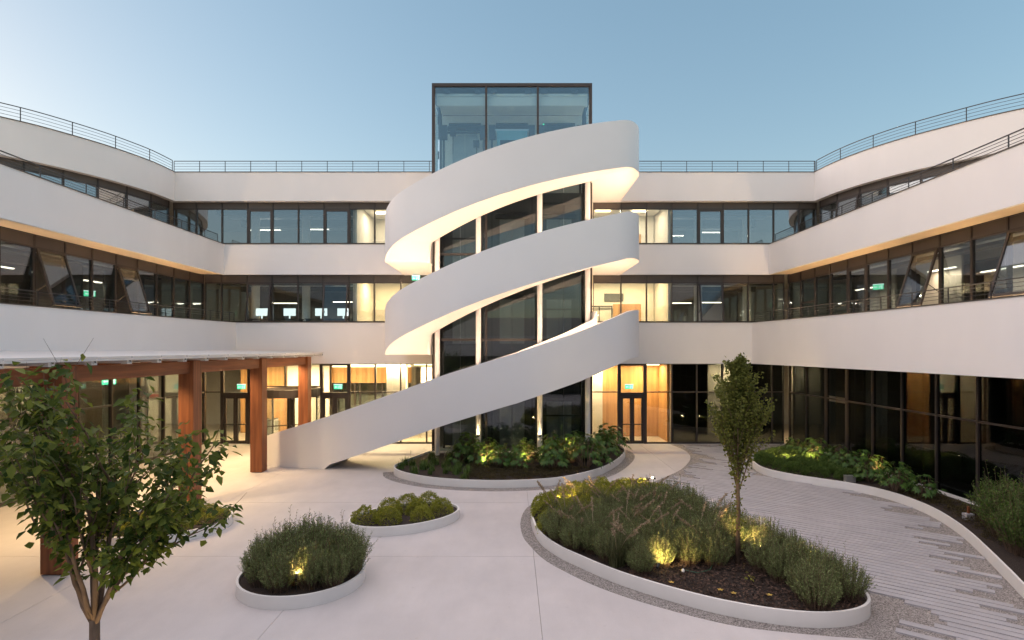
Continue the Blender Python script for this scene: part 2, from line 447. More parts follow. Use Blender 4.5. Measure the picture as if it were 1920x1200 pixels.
# paving planks lie on the gravel, staggered ends
paving = empty("plank_paving"); tag(paving, kind="structure")
dv = Vector((math.cos(R(-38)), math.sin(R(-38)))); nv = Vector((math.sin(R(38)), math.cos(R(38))))
BIGm = offset(BIG, -0.10, True)
import itertools
NP = 0
for k in range(0, 130):
    base = Vector((6.5, 8.2)) + nv * (0.205 * (k - 40))
    ts = np.arange(-16, 16, 0.12); run = None; runs = []
    for t in ts:
        p = base + dv * t
        ok = inside(p, GRAVEL) and not inside(p, BIGm) and not inside(p, FARP) and p.y < 28.7 and p.x < 14.0 and not (p.y < 12.5 and p.x < 6.55) and not (p.x < 3.6 and p.y < 19.6)
        if ok and run is None: run = t
        if not ok and run is not None: runs.append((run, t)); run = None
    for a, b in runs:
        a += random.choice([0.15, 0.3, 0.5, 0.8, 1.1]); b -= random.choice([0.15, 0.3, 0.55, 0.9, 1.3])
        if b - a < 0.8: continue
        pa = base + dv * a; L = b - a
        if pa.y < 7 and (base + dv * b).y < 7: continue
        MB().box(0, L, -0.083, 0.083, 0.0, 0.036 + random.uniform(-0.003, 0.003)).build("plank", PLANK, paving, loc=(pa.x, pa.y, 0), rz=R(-38)); NP += 1

# ------------------------------------------------------------------ the building
B = empty("office_building")
tag(B, "white three-storey office building with curved bands and dark ribbon windows", "building")
GY, BY = 29.36, 29.0           # glazing plane and band face of the middle block
L3 = [(-30, 12.0), (-26.5, 16.5), (-22.6, 19.8), (-20.9, 21.3), (-20.08, 22.1), (-19.36, 22.97), (-18.68, 24.12), (-18.13, 25.26), (-17.73, 26.44), (-17.46, 27.58), (-17.37, 29.0)]
R3 = [(15.57, 29.0), (15.7, 27.7), (15.97, 26.5), (16.4, 25.35), (17.0, 24.2), (17.74, 23.16), (18.58, 22.1), (19.4, 21.3), (20.6, 20.3), (22.4, 19.0), (26.0, 16.0), (29.0, 12.0)]
def sm(side): return smooth_poly(side, 3, closed=False)
band3 = sm(L3) + sm(R3)
band2 = [(-15.0, -8.0), (-14.95, 10.0), (-14.85, 20.0), (-14.83, 29.0), (13.24, 29.0), (13.3, 22.0), (13.38, 14.5), (13.4, -8.0)]
LB1 = smooth_poly([(-15.6, -8.0), (-15.45, 12.0), (-15.25, 17.0), (-14.95, 22.0), (-14.5, 26.5), (-14.2, 29.0)], 4, closed=False)
RB1 = smooth_poly([(12.36, 29.0), (12.66, 26.0), (12.9, 22.5), (13.03, 19.0), (13.1, 14.5), (13.2, -8.0)], 4, closed=False)
band1 = LB1 + RB1
def band(poly, z0, z1, t=0.3, closed=False):
    o = MB().strip(poly, offset(poly, t, closed), z0, z1, closed).build("parapet_band", WHITE, B)
    i = offset(poly, -0.025, closed); j = offset(poly, t + 0.02, closed)
    MB().strip(i, j, z1 + 0.001, z1 + 0.035, closed).build("parapet_cap", CAP, o)
    return o
band(band3, 12.55, 14.03)
band(band2, 8.76, 10.32, 0.12)
band(band1, 4.17, 6.29)
# rear wing behind the viewpoint (mirrored in the glass)
MB().box(-16, 13.6, -8.7, -8.4, 4.17, 6.29).build("parapet_band", WHITE, B)
MB().box(-34, 34, -9.45, -9.4, 0, 4.17).build("rear_window_band", GLASSD, B)
MB().box(-34, 34, -16, -14.5, 0, 8.6).build("rear_wall", INT, B)
MB().box(-34, 34, -14.4, -8.75, 4.2, 5.2).build("rear_floor_slab", CEIL, B)

# floor slabs, soffits, ceilings
g1 = -16.07; g2 = 14.40
def part_box(name, mat, *a): return MB().box(*a).build(name, mat, B)
part_box("floor_slab", CEIL, -15.95, 14.3, 29.45, 37.0, 4.2, 5.2)
part_box("floor_slab", CEIL, -15.95, 14.3, 29.45, 37.0, 8.82, 9.2)
part_box("floor_slab", CEIL, -34, -16.0, -8.3, 37.0, 4.22, 5.2)
part_box("floor_slab", CEIL, 14.35, 34, -8.3, 37.0, 4.22, 5.2)
part_box("terrace_slab", SOFFIT, -34, -16.0, -8.3, 37.0, 8.80, 9.2)
part_box("terrace_slab", SOFFIT, 14.35, 34, -8.3, 37.0, 8.80, 9.2)
part_box("soffit", SOFFIT, -15.98, -15.0, -8.0, 28.98, 8.775, 8.9)
part_box("soffit", SOFFIT, 13.45, 14.33, -8.0, 28.98, 8.775, 8.9)
part_box("soffit", SOFFIT, -15.94, 14.29, 29.31, 29.44, 8.775, 8.9)
MB().poly([(-15.97, -8.0)] + offset(LB1, 0.2) + [(-15.97, 29.2)], 5.05, 5.2).build("terrace_floor", CONC, B)
part_box("terrace_floor", CONC, 13.42, 14.34, -8.0, 29.3, 5.05, 5.2)
part_box("interior_floor", FLOOR, -34, 34, 29.46, 37.0, 0.002, 0.02)
part_box("interior_floor", FLOOR, -34, -16.05, -8.3, 29.40, 0.003, 0.02)
part_box("interior_floor", FLOOR, 14.5, 34, -8.3, 29.40, 0.003, 0.02)
off3 = offset(band3, 0.32)
roofp = [tuple(p) for p in off3] + [(34, 12), (34, 40), (-34, 40), (-34, 12)]
MB().poly(list(reversed(roofp)), 12.6, 13.7).build("roof_slab", CEIL, B)
part_box("back_wall", INT, -34, 34, 36.6, 36.9, 0.03, 12.55)
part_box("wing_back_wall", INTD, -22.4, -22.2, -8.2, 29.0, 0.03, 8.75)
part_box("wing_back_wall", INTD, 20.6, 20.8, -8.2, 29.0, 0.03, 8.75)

# window bays -------------------------------------------------------
bay_cache = {}
def cached(key, fn):
    if key not in bay_cache: bay_cache[key] = fn()
    return bay_cache[key]
def bay(p0, p1, z0, z1, head=0.35, transom=None, gl=None, kind="fixed", fw=0.06, sill=0.06, openang=0, face=-1, low=0.0):
    """one curtain-wall bay between plan points p0 and p1 (courtyard on the right of p0->p1);
    head = opaque panel height under the band"""
    gl = gl or GLASS
    a, b = Vector(p0), Vector(p1); w = round((b - a).length, 3); rz = math.atan2(b.y - a.y, b.x - a.x)
    h = round(z1 - z0, 3)
    def fr():
        m = MB(); e = fw / 2
        m.box(0.002, e, -0.07, 0.07, 0, h); m.box(w - e, w - 0.002, -0.07, 0.07, 0, h)
        m.box(e, w - e, -0.068, 0.068, 0, sill); m.box(e, w - e, -0.068, 0.068, h - 0.05, h)
        if head: m.box(e, w - e, -0.066, 0.066, h - head - 0.05, h - head)
        if low: m.box(e, w - e, -0.066, 0.066, low - 0.06, low)
        if transom: m.box(e, w - e, -0.066, 0.066, transom - 0.03, transom + 0.03)
        if kind == "framed":
            t = h - head - 0.05 if head else h - 0.05
            i = 0.09
            m.box(e, e + i, -0.064, 0.064, sill, t); m.box(w - e - i, w - e, -0.064, 0.064, sill, t)
            m.box(e + i, w - e - i, -0.062, 0.062, sill, sill + i); m.box(e + i, w - e - i, -0.062, 0.062, t - i, t)
        return m.mesh("window", FRAME)
    o = link("window", cached(("f", w, h, head, transom, kind, fw, sill, low), fr), B, (a.x, a.y, z0), rz)
    e = fw / 2; top = h - head - 0.05 if head else h - 0.05
    if head:
        link("spandrel_panel", cached(("s", w, h, head, fw), lambda: MB().box(e + .004, w - e - .004, -0.04, 0.0, h - head + .004, h - 0.054).mesh("spandrel_panel", PANEL)), o)
    if kind == "casement":
        cw, ch = w - 2 * e - .03, top - (low or sill) - .02
        if low: link("pane", cached(("lp", w, low, fw, gl.name), lambda: MB().box(e + .002, w - e - .002, -0.012, 0.012, sill + .002, low - .062).mesh("pane", gl)), o)
        def cf():
            m = MB(); i = 0.075
            m.box(0, i, -0.035, 0.035, -ch, 0); m.box(cw - i, cw, -0.035, 0.035, -ch, 0)
            m.box(i, cw - i, -0.034, 0.034, -ch, -ch + i); m.box(i, cw - i, -0.034, 0.034, -i, 0)
            return m.mesh("casement_frame", FRAME)
        c = link("casement_frame", cached(("c", cw, ch), cf), o, (e + .015, -0.06, top - .01)); c.rotation_euler = (R(openang) * face, 0, 0)
        p = link("pane", cached(("cp", cw, ch, gl.name), lambda: MB().box(0.076, cw - 0.076, -0.012, 0.012, -ch + 0.076, -0.076).mesh("pane", gl)), o, (e + .015, -0.06, top - .01)); p.rotation_euler = (R(openang) * face, 0, 0)
        s = MB()
        for xx in (e + .05, w - e - .05):
            zz = -ch * 0.62
            s.bar((xx, 0, top + zz - .25), (xx, -0.06 + math.sin(R(openang)) * zz, top + math.cos(R(openang)) * zz), 0.018, 0.018)
        s.build("stay_arm", FRAME, o)
    else:
        segs = [(sill + .002, top - .002)] if not transom else [(sill + .002, transom - .032), (transom + .032, top - .002)]
        i = 0.09 if kind == "framed" else 0.0
        for s0, s1 in segs:
            link("pane", cached(("p", w, s0, s1, i, fw, gl.name), lambda: MB().box(e + i + .002, w - e - i - .002, -0.012, 0.012, s0 + i, s1 - i).mesh("pane", gl)), o)
    return o
def door(p0, p1, z0, leafh, z1, handle=True):
    """double glazed door with toplight in a heavy dark frame"""
    a, b = Vector(p0), Vector(p1); w = (b - a).length; h = z1 - z0; rz = math.atan2(b.y - a.y, b.x - a.x)
    m = MB(); f = 0.13
    m.box(0.002, f, -0.09, 0.09, 0, h); m.box(w - f, w - 0.002, -0.09, 0.09, 0, h); m.box(f, w - f, -0.088, 0.088, h - 0.12, h)
    m.box(f, w - f, -0.088, 0.088, leafh, leafh + 0.22)
    o = m.build("door", FRAME, B, loc=(a.x, a.y, z0), rz=rz)
    MB().box(f + .002, w - f - .002, -0.012, 0.012, leafh + .222, h - .122).build("pane", GLASS, o)
    for k in (0, 1):
        x0 = f + .004 + k * (w / 2 - f); x1 = x0 + w / 2 - f - .008
        q = MB(); s = 0.11
        q.box(x0, x0 + s, -0.05, 0.05, 0.01, leafh - .004); q.box(x1 - s, x1, -0.05, 0.05, 0.01, leafh - .004)
        q.box(x0 + s, x1 - s, -0.048, 0.048, 0.01, 0.16); q.box(x0 + s, x1 - s, -0.048, 0.048, leafh - .1, leafh - .004)
        q.build("door_leaf", FRAME, o)
        MB().box(x0 + s + .002, x1 - s - .002, -0.01, 0.01, 0.162, leafh - .102).build("pane", GLASS, o)
        MB().bar((x0 + .04, -0.11, 1.02), (x1 - .04, -0.11, 1.02), 0.04, 0.05).bar((x0 + .06, -0.11, 1.02), (x0 + .06, -0.05, 1.02), 0.03, 0.05).bar((x1 - .06, -0.11, 1.02), (x1 - .06, -0.05, 1.02), 0.03, 0.05).build("push_bar", BLACK, o)
    return o
X = lambda px: (px - 960) * 0.0278
# middle block, second floor
for lst in ([326, 369, 417, 465, 512, 560, 608, 656, 703, 752, 808], [1112, 1164.5, 1212, 1259.5, 1308, 1355.5, 1403, 1450, 1497.5, 1530]):
    for a, b in zip(lst, lst[1:]):
        lit = (656 <= a <= 760) or (1110 <= a <= 1250)
        bay((X(a), GY), (X(b), GY), 10.24, 12.60, 0.36, gl=GLASS if lit else GLASSU, kind="framed" if a in (465, 608, 1308) else "fixed")
# middle block, first floor
for lst in ([385, 416, 464, 511, 559, 606, 655, 702, 752, 808], [1112, 1164, 1212, 1259, 1308, 1355, 1402.5, 1450, 1470]):
    for a, b in zip(lst, lst[1:]):
        cs = a in (464, 606, 1308)
        bay((X(a), GY), (X(b), GY), 6.22, 8.80, 0.40, kind="casement" if cs else "fixed", openang=9, gl=GLASS)
# sill flashings of the middle block
for z in (6.345, 10.375):
    x0, x1 = (X(385) , X(1470)) if z < 8 else (X(326), X(1530))
    for c0, c1 in ((x0 + .3, -4.1), (4.25, x1 - .3)): MB().box(c0, c1, 29.02, 29.27, z - .02, z + .02).build("window_sill", FRAME, B)
# ground floor of the middle block
def gbay(a, b, gl=None): bay((X(a), GY), (X(b), GY), 0.0, 4.18, 0.0, transom=2.69, gl=gl or GLASS, sill=0.08, fw=0.07)
for a, b in ((384, 415.5), (469.5, 497), (656, 704), (704, 751.5), (751.5, 800), (800, 813)): gbay(a, b)
door((X(415.5), GY), (X(469.5), GY), 0, 2.45, 4.18)
door((X(601), GY), (X(656), GY), 0, 2.45, 4.18)
for a, b in ((1109, 1159), (1211, 1259)): gbay(a, b)
door((X(1159), GY), (X(1211), GY), 0, 2.45, 4.18)
for a, b in ((1259, 1306), (1306, 1354), (1354, 1402), (1402, 1447), (1447, 1469)): gbay(a, b, GLASSD)
bay((X(497), GY), (X(535), GY), 2.95, 4.18, 0, gl=GLASS); bay((X(535), GY), (X(601), GY), 2.95, 4.18, 0, gl=GLASS)
# revolving door
rd = empty("revolving_door", (X(549), 29.1, 0), 0, B)
rr = 1.42
MB().lathe([(rr - .1, 2.5), (rr + .06, 2.5), (rr + .06, 2.9), (rr - .1, 2.9), (rr - .1, 2.5)], 32).build("canopy_ring", FRAME, rd)
MB().lathe([(0.02, 2.52), (rr - .11, 2.52), (rr - .11, 2.56), (0.02, 2.56)], 24).build("canopy_ceiling", INTW, rd)
for k in range(4):
    t = R(28 + 90 * k); c, s = math.cos(t), math.sin(t)
    w = MB(); w.bar((0.08 * c, 0.08 * s, 0.03), (0.08 * c, 0.08 * s, 2.48), 0.07, 0.07); w.bar((1.28 * c, 1.28 * s, 0.03), (1.28 * c, 1.28 * s, 2.48), 0.07, 0.07)
    w.bar((0.12 * c, 0.12 * s, 2.44), (1.24 * c, 1.24 * s, 2.44), 0.06, 0.08); w.bar((0.12 * c, 0.12 * s, 0.08), (1.24 * c, 1.24 * s, 0.08), 0.06, 0.1); w.bar((0.12 * c, 0.12 * s, 1.0), (1.24 * c, 1.24 * s, 1.0), 0.03, 0.05)
    w.build("wing_frame", FRAME, rd); MB().bar((0.125 * c, 0.125 * s, 1.26), (1.235 * c, 1.235 * s, 1.26), 0.016, 2.2).build("wing_pane", GLASS, rd)
for t0 in (150, -30):
    arc = [(rr * math.cos(R(t0 + q)), rr * math.sin(R(t0 + q))) for q in range(0, 61, 10)]
    MB().strip(arc, offset(arc, 0.02), 0.03, 2.49).build("drum_pane", GLASS, rd)
    for e in (arc[0], arc[-1]): MB().bar((e[0] * 1.01, e[1] * 1.01, 0), (e[0] * 1.01, e[1] * 1.01, 2.499), 0.08, 0.08).build("drum_post", FRAME, rd)

# wings: first floor (straight), ground floor, second floor (curved)
for i in range(0, 22):
    y1, y0 = 29.30 - 1.3 * i, 29.30 - 1.3 * (i + 1)
    k = "casement" if i in (7, 4, 10, 14) else "fixed"
    bay((g1, y0), (g1, y1), 5.2, 8.80, 0.42, transom=(2.0 if i == 1 else None), kind=k, openang=17, gl=GLASSW, low=(1.12 if k == 'casement' else 0.0))
    k = "casement" if i in (7, 10, 13) else ("framed" if i == 4 else "fixed")
    bay((g2, y1), (g2, y0), 5.2, 8.80, 0.42, transom=(2.0 if i == 1 else None), kind=k, openang=17, gl=GLASSW, low=(1.12 if k == 'casement' else 0.0))
def xl(y): return -16.0 + 0.45 * (29.2 - y) / 12.0 if y > 17 else -15.54
for i in range(0, 14):
    y1, y0 = 29.22 - 1.69 * i, 29.22 - 1.69 * (i + 1)
    bay((14.42, y1), (14.42, y0), 0.0, 4.20, 0, transom=2.69, gl=GLASSD, sill=0.1, fw=0.08, kind="framed" if i in (2,) else "fixed")
    bay((-16.0, y0), (-16.0, y1), 0.0, 4.20, 0, transom=2.69, gl=GLASS, sill=0.1, fw=0.08)
def curve_bays(poly, rev):
    P = [Vector(p) for p in poly]; acc = 0; pts = [P[0]]
    for a, b in zip(P, P[1:]):
        seg = (b - a).length; t = 0
        while acc + (seg - t) >= 1.32:
            t += 1.32 - acc; acc = 0; pts.append(a + (b - a) * (t / seg))
        acc += seg - t
    return pts
cl = curve_bays(offset(list(reversed(sm(L3))), -0.34), 0)
for i, (a, b) in enumerate(zip(cl, cl[1:])):
    bay(b, a, 9.2, 12.60, 0.36, gl=GLASSU)
cr = curve_bays(offset(sm(R3), 0.34), 0)
for i, (a, b) in enumerate(zip(cr, cr[1:])):
    bay(a, b, 9.2, 12.60, 0.36, gl=GLASSU, kind="casement" if i == 1 else "fixed", openang=9, low=(1.1 if i == 1 else 0.0))

# interior partitions and finishes
def iw(mat, *a, name="interior_wall"): return MB().box(*a).build(name, mat, B)
# ground-floor lobby, left
iw(INTW, -13.0, -10.6, 32.6, 32.75, 0.03, 4.18)
iw(OAK, -15.9, -13.02, 33.0, 33.12, 0.03, 4.18, name="oak_panelling")
iw(OAK, -10.58, -5.9, 33.0, 33.12, 2.95, 3.85, name="oak_panelling")
iw(INTW, -10.58, -3.7, 33.14, 33.3, 3.86, 4.18)
iw(INTW, -5.1, -4.1, 31.6, 31.75, 0.03, 3.9)
iw(CONC, -6.9, -5.85, 31.0, 31.6, 0.03, 4.18, name="concrete_pier")
iw(INT, -10.58, -5.9, 34.6, 34.75, 0.03, 4.18)
iw(GLASS, -10.5, -5.95, 33.02, 33.05, 0.03, 2.94, name="inner_screen")
for x in (-10.5, -9.2, -8.9, -7.6, -7.3, -6.0): MB().box(x - .05, x + .05, 32.98, 33.09, 0.03, 2.93).build("screen_post", FRAME, B)
iw(RED, -11.6, -10.7, 32.5, 32.55, 2.2, 2.32, name="wall_stripe")
iw(INT, -3.75, -3.65, 29.5, 36.5, 0.03, 4.18)
# ground-floor hall, right
iw(OAK, 5.05, 8.2, 31.6, 31.72, 0.03, 4.18, name="oak_panelling")
iw(INTW, 4.1, 5.03, 31.3, 31.45, 0.03, 4.18)
iw(OAK, 8.2, 8.32, 29.8, 31.58, 0.03, 4.18, name="oak_panelling")
iw(INT, 3.75, 3.9, 29.5, 36.5, 0.03, 4.18)
iw(INT, 8.34, 8.45, 29.5, 36.5, 0.03, 4.18)
iw(INTW, 11.2, 13.4, 32.2, 32.35, 0.03, 4.18)
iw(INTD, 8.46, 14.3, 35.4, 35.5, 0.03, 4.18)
# first and second floor rooms beside the tower
for z0, z1 in ((5.21, 8.80), (9.21, 12.58)):
    iw(INTW, -8.25, -8.15, 29.6, 36.5, z0, z1); iw(INT, -8.36, -8.26, 29.6, 36.5, z0, z1)
    iw(INTW, 8.2, 8.3, 29.6, 36.5, z0, z1); iw(INT, 8.31, 8.41, 29.6, 36.5, z0, z1)
    iw(INTW, -8.1, -3.7, 33.2, 33.3, z0, z1); iw(INTW, 3.9, 8.15, 32.4, 32.5, z0, z1)
    iw(OAK, -7.0, -6.1, 33.1, 33.19, z0, z0 + 2.3, name="oak_panelling"); iw(OAK, 5.8, 7.4, 32.3, 32.39, z0, z0 + 2.3, name="oak_panelling")
    iw(INTW, -8.1, -3.7, 29.5, 33.1, z1 - .02, z1 - .005, name="room_ceiling"); iw(INTW, 3.9, 8.15, 29.5, 32.3, z1 - .02, z1 - .005, name="room_ceiling")
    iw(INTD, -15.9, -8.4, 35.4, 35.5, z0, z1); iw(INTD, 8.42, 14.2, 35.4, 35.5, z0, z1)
    for x in (-14.2, -11.4, 10.3, 13.0): MB().lathe([(0.22, z0), (0.22, z1 - .01)], 14, (x, 31.2)).build("round_column", INTW, B)
for zc in (8.80, 12.58):
    for i, (y, d, w) in enumerate(((30.3, 0.32, 0.35), (31.6, 0.22, 0.5), (33.0, 0.4, 0.4), (34.4, 0.25, 0.6))):
        for xa, xb in ((-15.8, -8.45), (8.5, 14.2)):
            MB().box(xa, xb, y - w / 2, y + w / 2, zc - .12 - d, zc - .1).build("ceiling_duct", ALU if i % 2 else INTD, B)
    for i, (dx, d, w) in enumerate(((0.9, 0.28, 0.35), (2.2, 0.2, 0.5), (3.6, 0.35, 0.4))):
        if zc < 9:
            MB().box(-16.1 - dx - w / 2, -16.1 - dx + w / 2, 2.0, 29.0, zc - .12 - d, zc - .1).build("ceiling_duct", INTD if i % 2 else ALU, B)
            MB().box(14.45 + dx - w / 2, 14.45 + dx + w / 2, 2.0, 29.0, zc - .12 - d, zc - .1).build("ceiling_duct", INTD if i % 2 else ALU, B)
for z0 in (5.21, 9.21):
    for x, y, w, h, mt in ((-7.7, 33.0, 0.8, 2.0, INT), (-5.4, 33.0, 1.1, 1.1, LIFT), (4.5, 32.2, 0.9, 1.9, INT), (7.75, 32.2, 0.6, 1.3, LIFT)):
        MB().box(x - w / 2, x + w / 2, y - .22, y + .18, z0, z0 + h).build("cabinet", mt, B)
    for x, y in ((5.0, 32.29), (-6.2, 33.09)):
        fr = MB().box(x - .75, x - .69, y - .05, y - .0, z0, z0 + 2.2).box(x + .69, x + .75, y - .05, y, z0, z0 + 2.2).box(x - .69, x + .69, y - .05, y, z0 + 2.12, z0 + 2.2).box(x - .03, x + .03, y - .05, y, z0, z0 + 2.12).build("inner_door_frame", PANEL, B)
    MB().box(5.3, 6.4, 32.33, 32.39, z0 + 2.45, z0 + 2.9).build("wall_picture", INTD, B)
# desks with screens on the first floor
for x in (-13.6, -12.1, -10.4, -9.2):
    d = MB().box(-0.7, 0.7, -0.35, 0.35, 0.70, 0.74).box(-0.66, -0.6, -0.3, 0.3, 0, 0.70).box(0.6, 0.66, -0.3, 0.3, 0, 0.70).build("desk", INTD, None, loc=(x, 30.5, 5.2 + 0.62))
    tag(d, "dark office desk standing behind the first-floor windows left of the lift tower", "desk", "desks behind the first-floor windows")
    MB().box(-0.68, 0.68, -0.33, 0.33, -0.62, -0.6).build("desk_base", INTD, d)
    s = MB().box(-0.32, 0.32, -0.02, 0.02, 0.9, 1.3).box(-0.03, 0.03, -0.03, 0.03, 0.745, 0.9).build("monitor", SCREEN, None, loc=(x + 0.1, 30.4, 5.82))
    tag(s, "pale glowing monitor on a desk behind the first-floor windows", "monitor", "monitors behind the first-floor windows")
iw(INTD, -15.9, -8.4, 29.6, 31.4, 5.21, 5.8, name="raised_floor")

# ------------------------------------------------------------------ lamps inside the building
def ceiling_light(label, loc, sx, sy, power, group, mat=WARM, col=(1.0, 0.70, 0.36)):
    o = MB().box(-sx / 2, sx / 2, -sy / 2, sy / 2, 0.01, 0.05).build("ceiling_light", mat, None, loc=loc)
    tag(o, label, "ceiling light", group)
    if power: area_lamp("light_source", o, (0, 0, -0.005), sx, sy, power, col)
    return o
for x in (-14.4, -11.8, -9.2, -6.6, -4.6):
    ceiling_light("warm strip light on the lobby ceiling left of the lift tower", (x, 30.9, 4.05), 1.5, 0.3, 105, "lobby ceiling lights")
for x in (5.2, 7.3):
    ceiling_light("warm strip light over the oak-panelled hall right of the tower", (x, 30.7, 4.05), 1.4, 0.25, 55, "hall ceiling lights")
ceiling_light("lamp over the pale wall behind the slender courtyard tree", (12.2, 31.4, 4.05), 1.6, 0.2, 60, None)
for x in (-7.2, -5.2): ceiling_light("warm ceiling light in the first-floor room left of the tower", (x, 31.4, 8.70), 0.9, 0.25, 32, "first-floor room lights, left")
for x in (5.0, 7.0): ceiling_light("warm ceiling light in the first-floor room right of the tower", (x, 30.9, 8.70), 0.9, 0.25, 32, "first-floor room lights, right")
for x in (-7.2, -5.2): ceiling_light("ceiling light in the second-floor room left of the tower", (x, 31.4, 12.47), 0.8, 0.25, 20, "second-floor room lights, left", col=(1, 0.82, 0.6))
for x in (5.0, 7.0): ceiling_light("ceiling light in the second-floor room right of the tower", (x, 30.9, 12.47), 0.8, 0.25, 20, "second-floor room lights, right", col=(1, 0.82, 0.6))
for x in (-13.3, -10.2, 9.6, 11.8):
    ceiling_light("thin hanging office lamp behind the first-floor windows of the middle block", (x, 31.6 + (x * 7.3) % 2.4, 7.5 + (x * 3.1) % .35), 1.0 + (x * 1.7) % .7, 0.08, 9, "hanging office lamps, first floor", TUBE, (1, 0.85, 0.65))
for x in (-14.5, -11.5, 9.7, 12.2):
    ceiling_light("thin hanging office lamp behind the second-floor windows of the middle block", (x, 32.0 + (x * 5.3) % 2.6, 11.55 + (x * 2.7) % .5), 0.8 + (x * 1.3) % 1.1, 0.07, 9, "hanging office lamps, second floor", TUBE, (1, 0.85, 0.65))
for y in (26.0, 22.4, 19.0, 15.5):
    ceiling_light("thin hanging office lamp inside the right wing's first floor", (16.2 + (y * 3.7) % 2.0, y, 7.5 + (y * 1.9) % .6), 0.08, 0.9 + (y * 2.3) % 1.0, 10, "right wing office lamps", TUBE, (1, 0.80, 0.55))
for y in (25.0, 20.5, 16.0):
    ceiling_light("thin hanging office lamp inside the left wing's first floor", (-18.6, y, 7.9), 0.10, 1.0, 5, "left wing office lamps", TUBE, (1, 0.80, 0.55))
for y in (25.5, 21.5, 17.0, 12.5):
    ceiling_light("warm lamp inside the left wing's ground floor behind the pergola", (-18.0, y, 4.05), 0.3, 1.4, 12, "left wing ground-floor lamps")
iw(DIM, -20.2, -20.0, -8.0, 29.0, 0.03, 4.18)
for lab, x in (("warm light strip along the left wing's first-floor terrace", -15.72), ("warm light strip along the right wing's first-floor terrace", 14.1)):
    o = MB().box(-.03, .03, 0, 27.0, 0, .04).build("terrace_light", TERR, None, loc=(x, 1.5, 5.205)); tag(o, lab, "light strip")
    sg = -1 if x < 0 else 1
    MB().box(min(sg * .035, sg * .06), max(sg * .035, sg * .06), 0, 27.0, 0, .16).build("shield", ALU, o)
for y0, y1 in ((27.6, 28.8), (24.6, 26.2), (20.2, 22.6), (15.0, 17.8), (9.0, 12.0)):  # dark panels added behind the left glazing so the bright rooms read darker
    iw(INTD, -17.9, -17.8, y0, y1, 0.03, 4.18, name="added_dark_panel")
for y0, y1 in ((26.6, 28.9), (22.8, 24.9), (18.0, 20.8), (12.5, 15.5)):  # dark panels added to make the right wing's ground floor read dark
    iw(INTD, 16.6, 16.7, y0, y1, 0.03, 4.18, name="added_dark_panel"); iw(INT, 17.4, 17.5, y0 - 1.0, y1 - 0.9, 5.21, 8.75); iw(INTD, -18.3, -18.2, y0 - 1.4, y1 - 1.0, 5.21, 8.75)
# cove strip over the lobby wood
cv = MB().box(-10.5, -5.95, 32.9, 32.98, 3.88, 4.0).build("cove_light", COVE); tag(cv, "long glowing cove strip above the lobby's oak panelling", "cove light")

def exit_sign(label, loc, rz=0, s=1.0):
    o = MB().box(-0.2 * s, 0.2 * s, -0.012, 0.012, -0.1 * s, 0.1 * s).build("exit_sign", GREEN, None, loc=loc, rz=rz)
    tag(o, label, "exit sign")
    m = MB().box(-0.13 * s, -0.03 * s, -0.016, -0.013, -0.02 * s, 0.02 * s)                       # arrow shaft and head
    m.add([(-0.17 * s, -0.0145, 0), (-0.12 * s, -0.0145, 0.05 * s), (-0.12 * s, -0.0145, -0.05 * s)], [(0, 1, 2)])
    m.box(0.03 * s, 0.06 * s, -0.016, -0.013, -0.08 * s, 0.02 * s).box(0.01 * s, 0.1 * s, -0.0165, -0.0135, -0.01 * s, 0.02 * s).box(0.04 * s, 0.075 * s, -0.016, -0.013, 0.035 * s, 0.07 * s)   # running figure
    m.box(0.12 * s, 0.17 * s, -0.016, -0.013, -0.08 * s, 0.08 * s)                                  # doorway
    m.build("pictogram", EXITW, o)
    MB().box(-0.21 * s, 0.21 * s, -0.03, 0.03, 0.105 * s, 0.14 * s).build("housing", EXITW, o)
    return o
exit_sign("green exit sign under the left stair landing below the second floor", (X(785) - .05, 28.8, 8.55))
exit_sign("green exit sign above the oak hall's double door", (X(1183), 29.8, 2.92), s=1.1)
exit_sign("green exit sign above the double door beside the timber posts", (X(629), 29.8, 2.92), s=1.1)
exit_sign("green exit sign above the leftmost double door", (X(445), 29.8, 2.92), s=1.1)
exit_sign("green exit sign inside the ground floor behind the leafy tree", (-16.6, 23.2, 3.6), R(60), s=1.3)
exit_sign("green exit sign in the left wing's first-floor window", (-17.4, 23.2, 7.2), R(55))
exit_sign("green exit sign in the right wing's first-floor window", (15.8, 24.3, 7.6), R(-55))

# ------------------------------------------------------------------ lift tower
T = empty("lift_tower", (0, 25.95, 0)); tag(T, "glazed rectangular lift tower with dark bronze frame rising above the roof", "lift tower")
TX, TZ = 3.62, 17.15
m = MB()
for x in (-TX, TX): m.box(x - .065, x + .065, -0.07, 0.07, 0, TZ - .14)
m.box(-TX - .065, TX + .065, -0.075, 0.065, TZ - .14, TZ)
m.build("corner_frame", FRAME, T)
for x in (-1.19, 1.19): MB().box(x - .045, x + .045, -0.07, 0.07, 0.0, TZ - .142).build("mullion", FRAME, T)
for z in (5.36, 9.29):
    for x0, x1 in ((-3.528, -1.237), (-1.143, 1.143), (1.237, 3.528)): MB().box(x0, x1, -0.06, 0.06, z - .05, z + .05).build("transom", FRAME, T)
for (z0, z1, half) in ((0.05, 5.305, True), (5.415, 9.235, True), (9.345, 12.72, True), (12.74, TZ - .145, False)):
    for x0, x1 in ((-3.525, -1.24), (-1.14, 1.14), (1.24, 3.525)):
        if half:
            xm = (x0 + x1) / 2
            for a, b in ((x0, xm - .008), (xm + .008, x1)): MB().box(a, b, -0.012, 0.012, z0, z1).build("pane", GLASSL, T)
        else: MB().box(x0, x1, -0.012, 0.012, z0, z1).build("pane", GLASST, T)
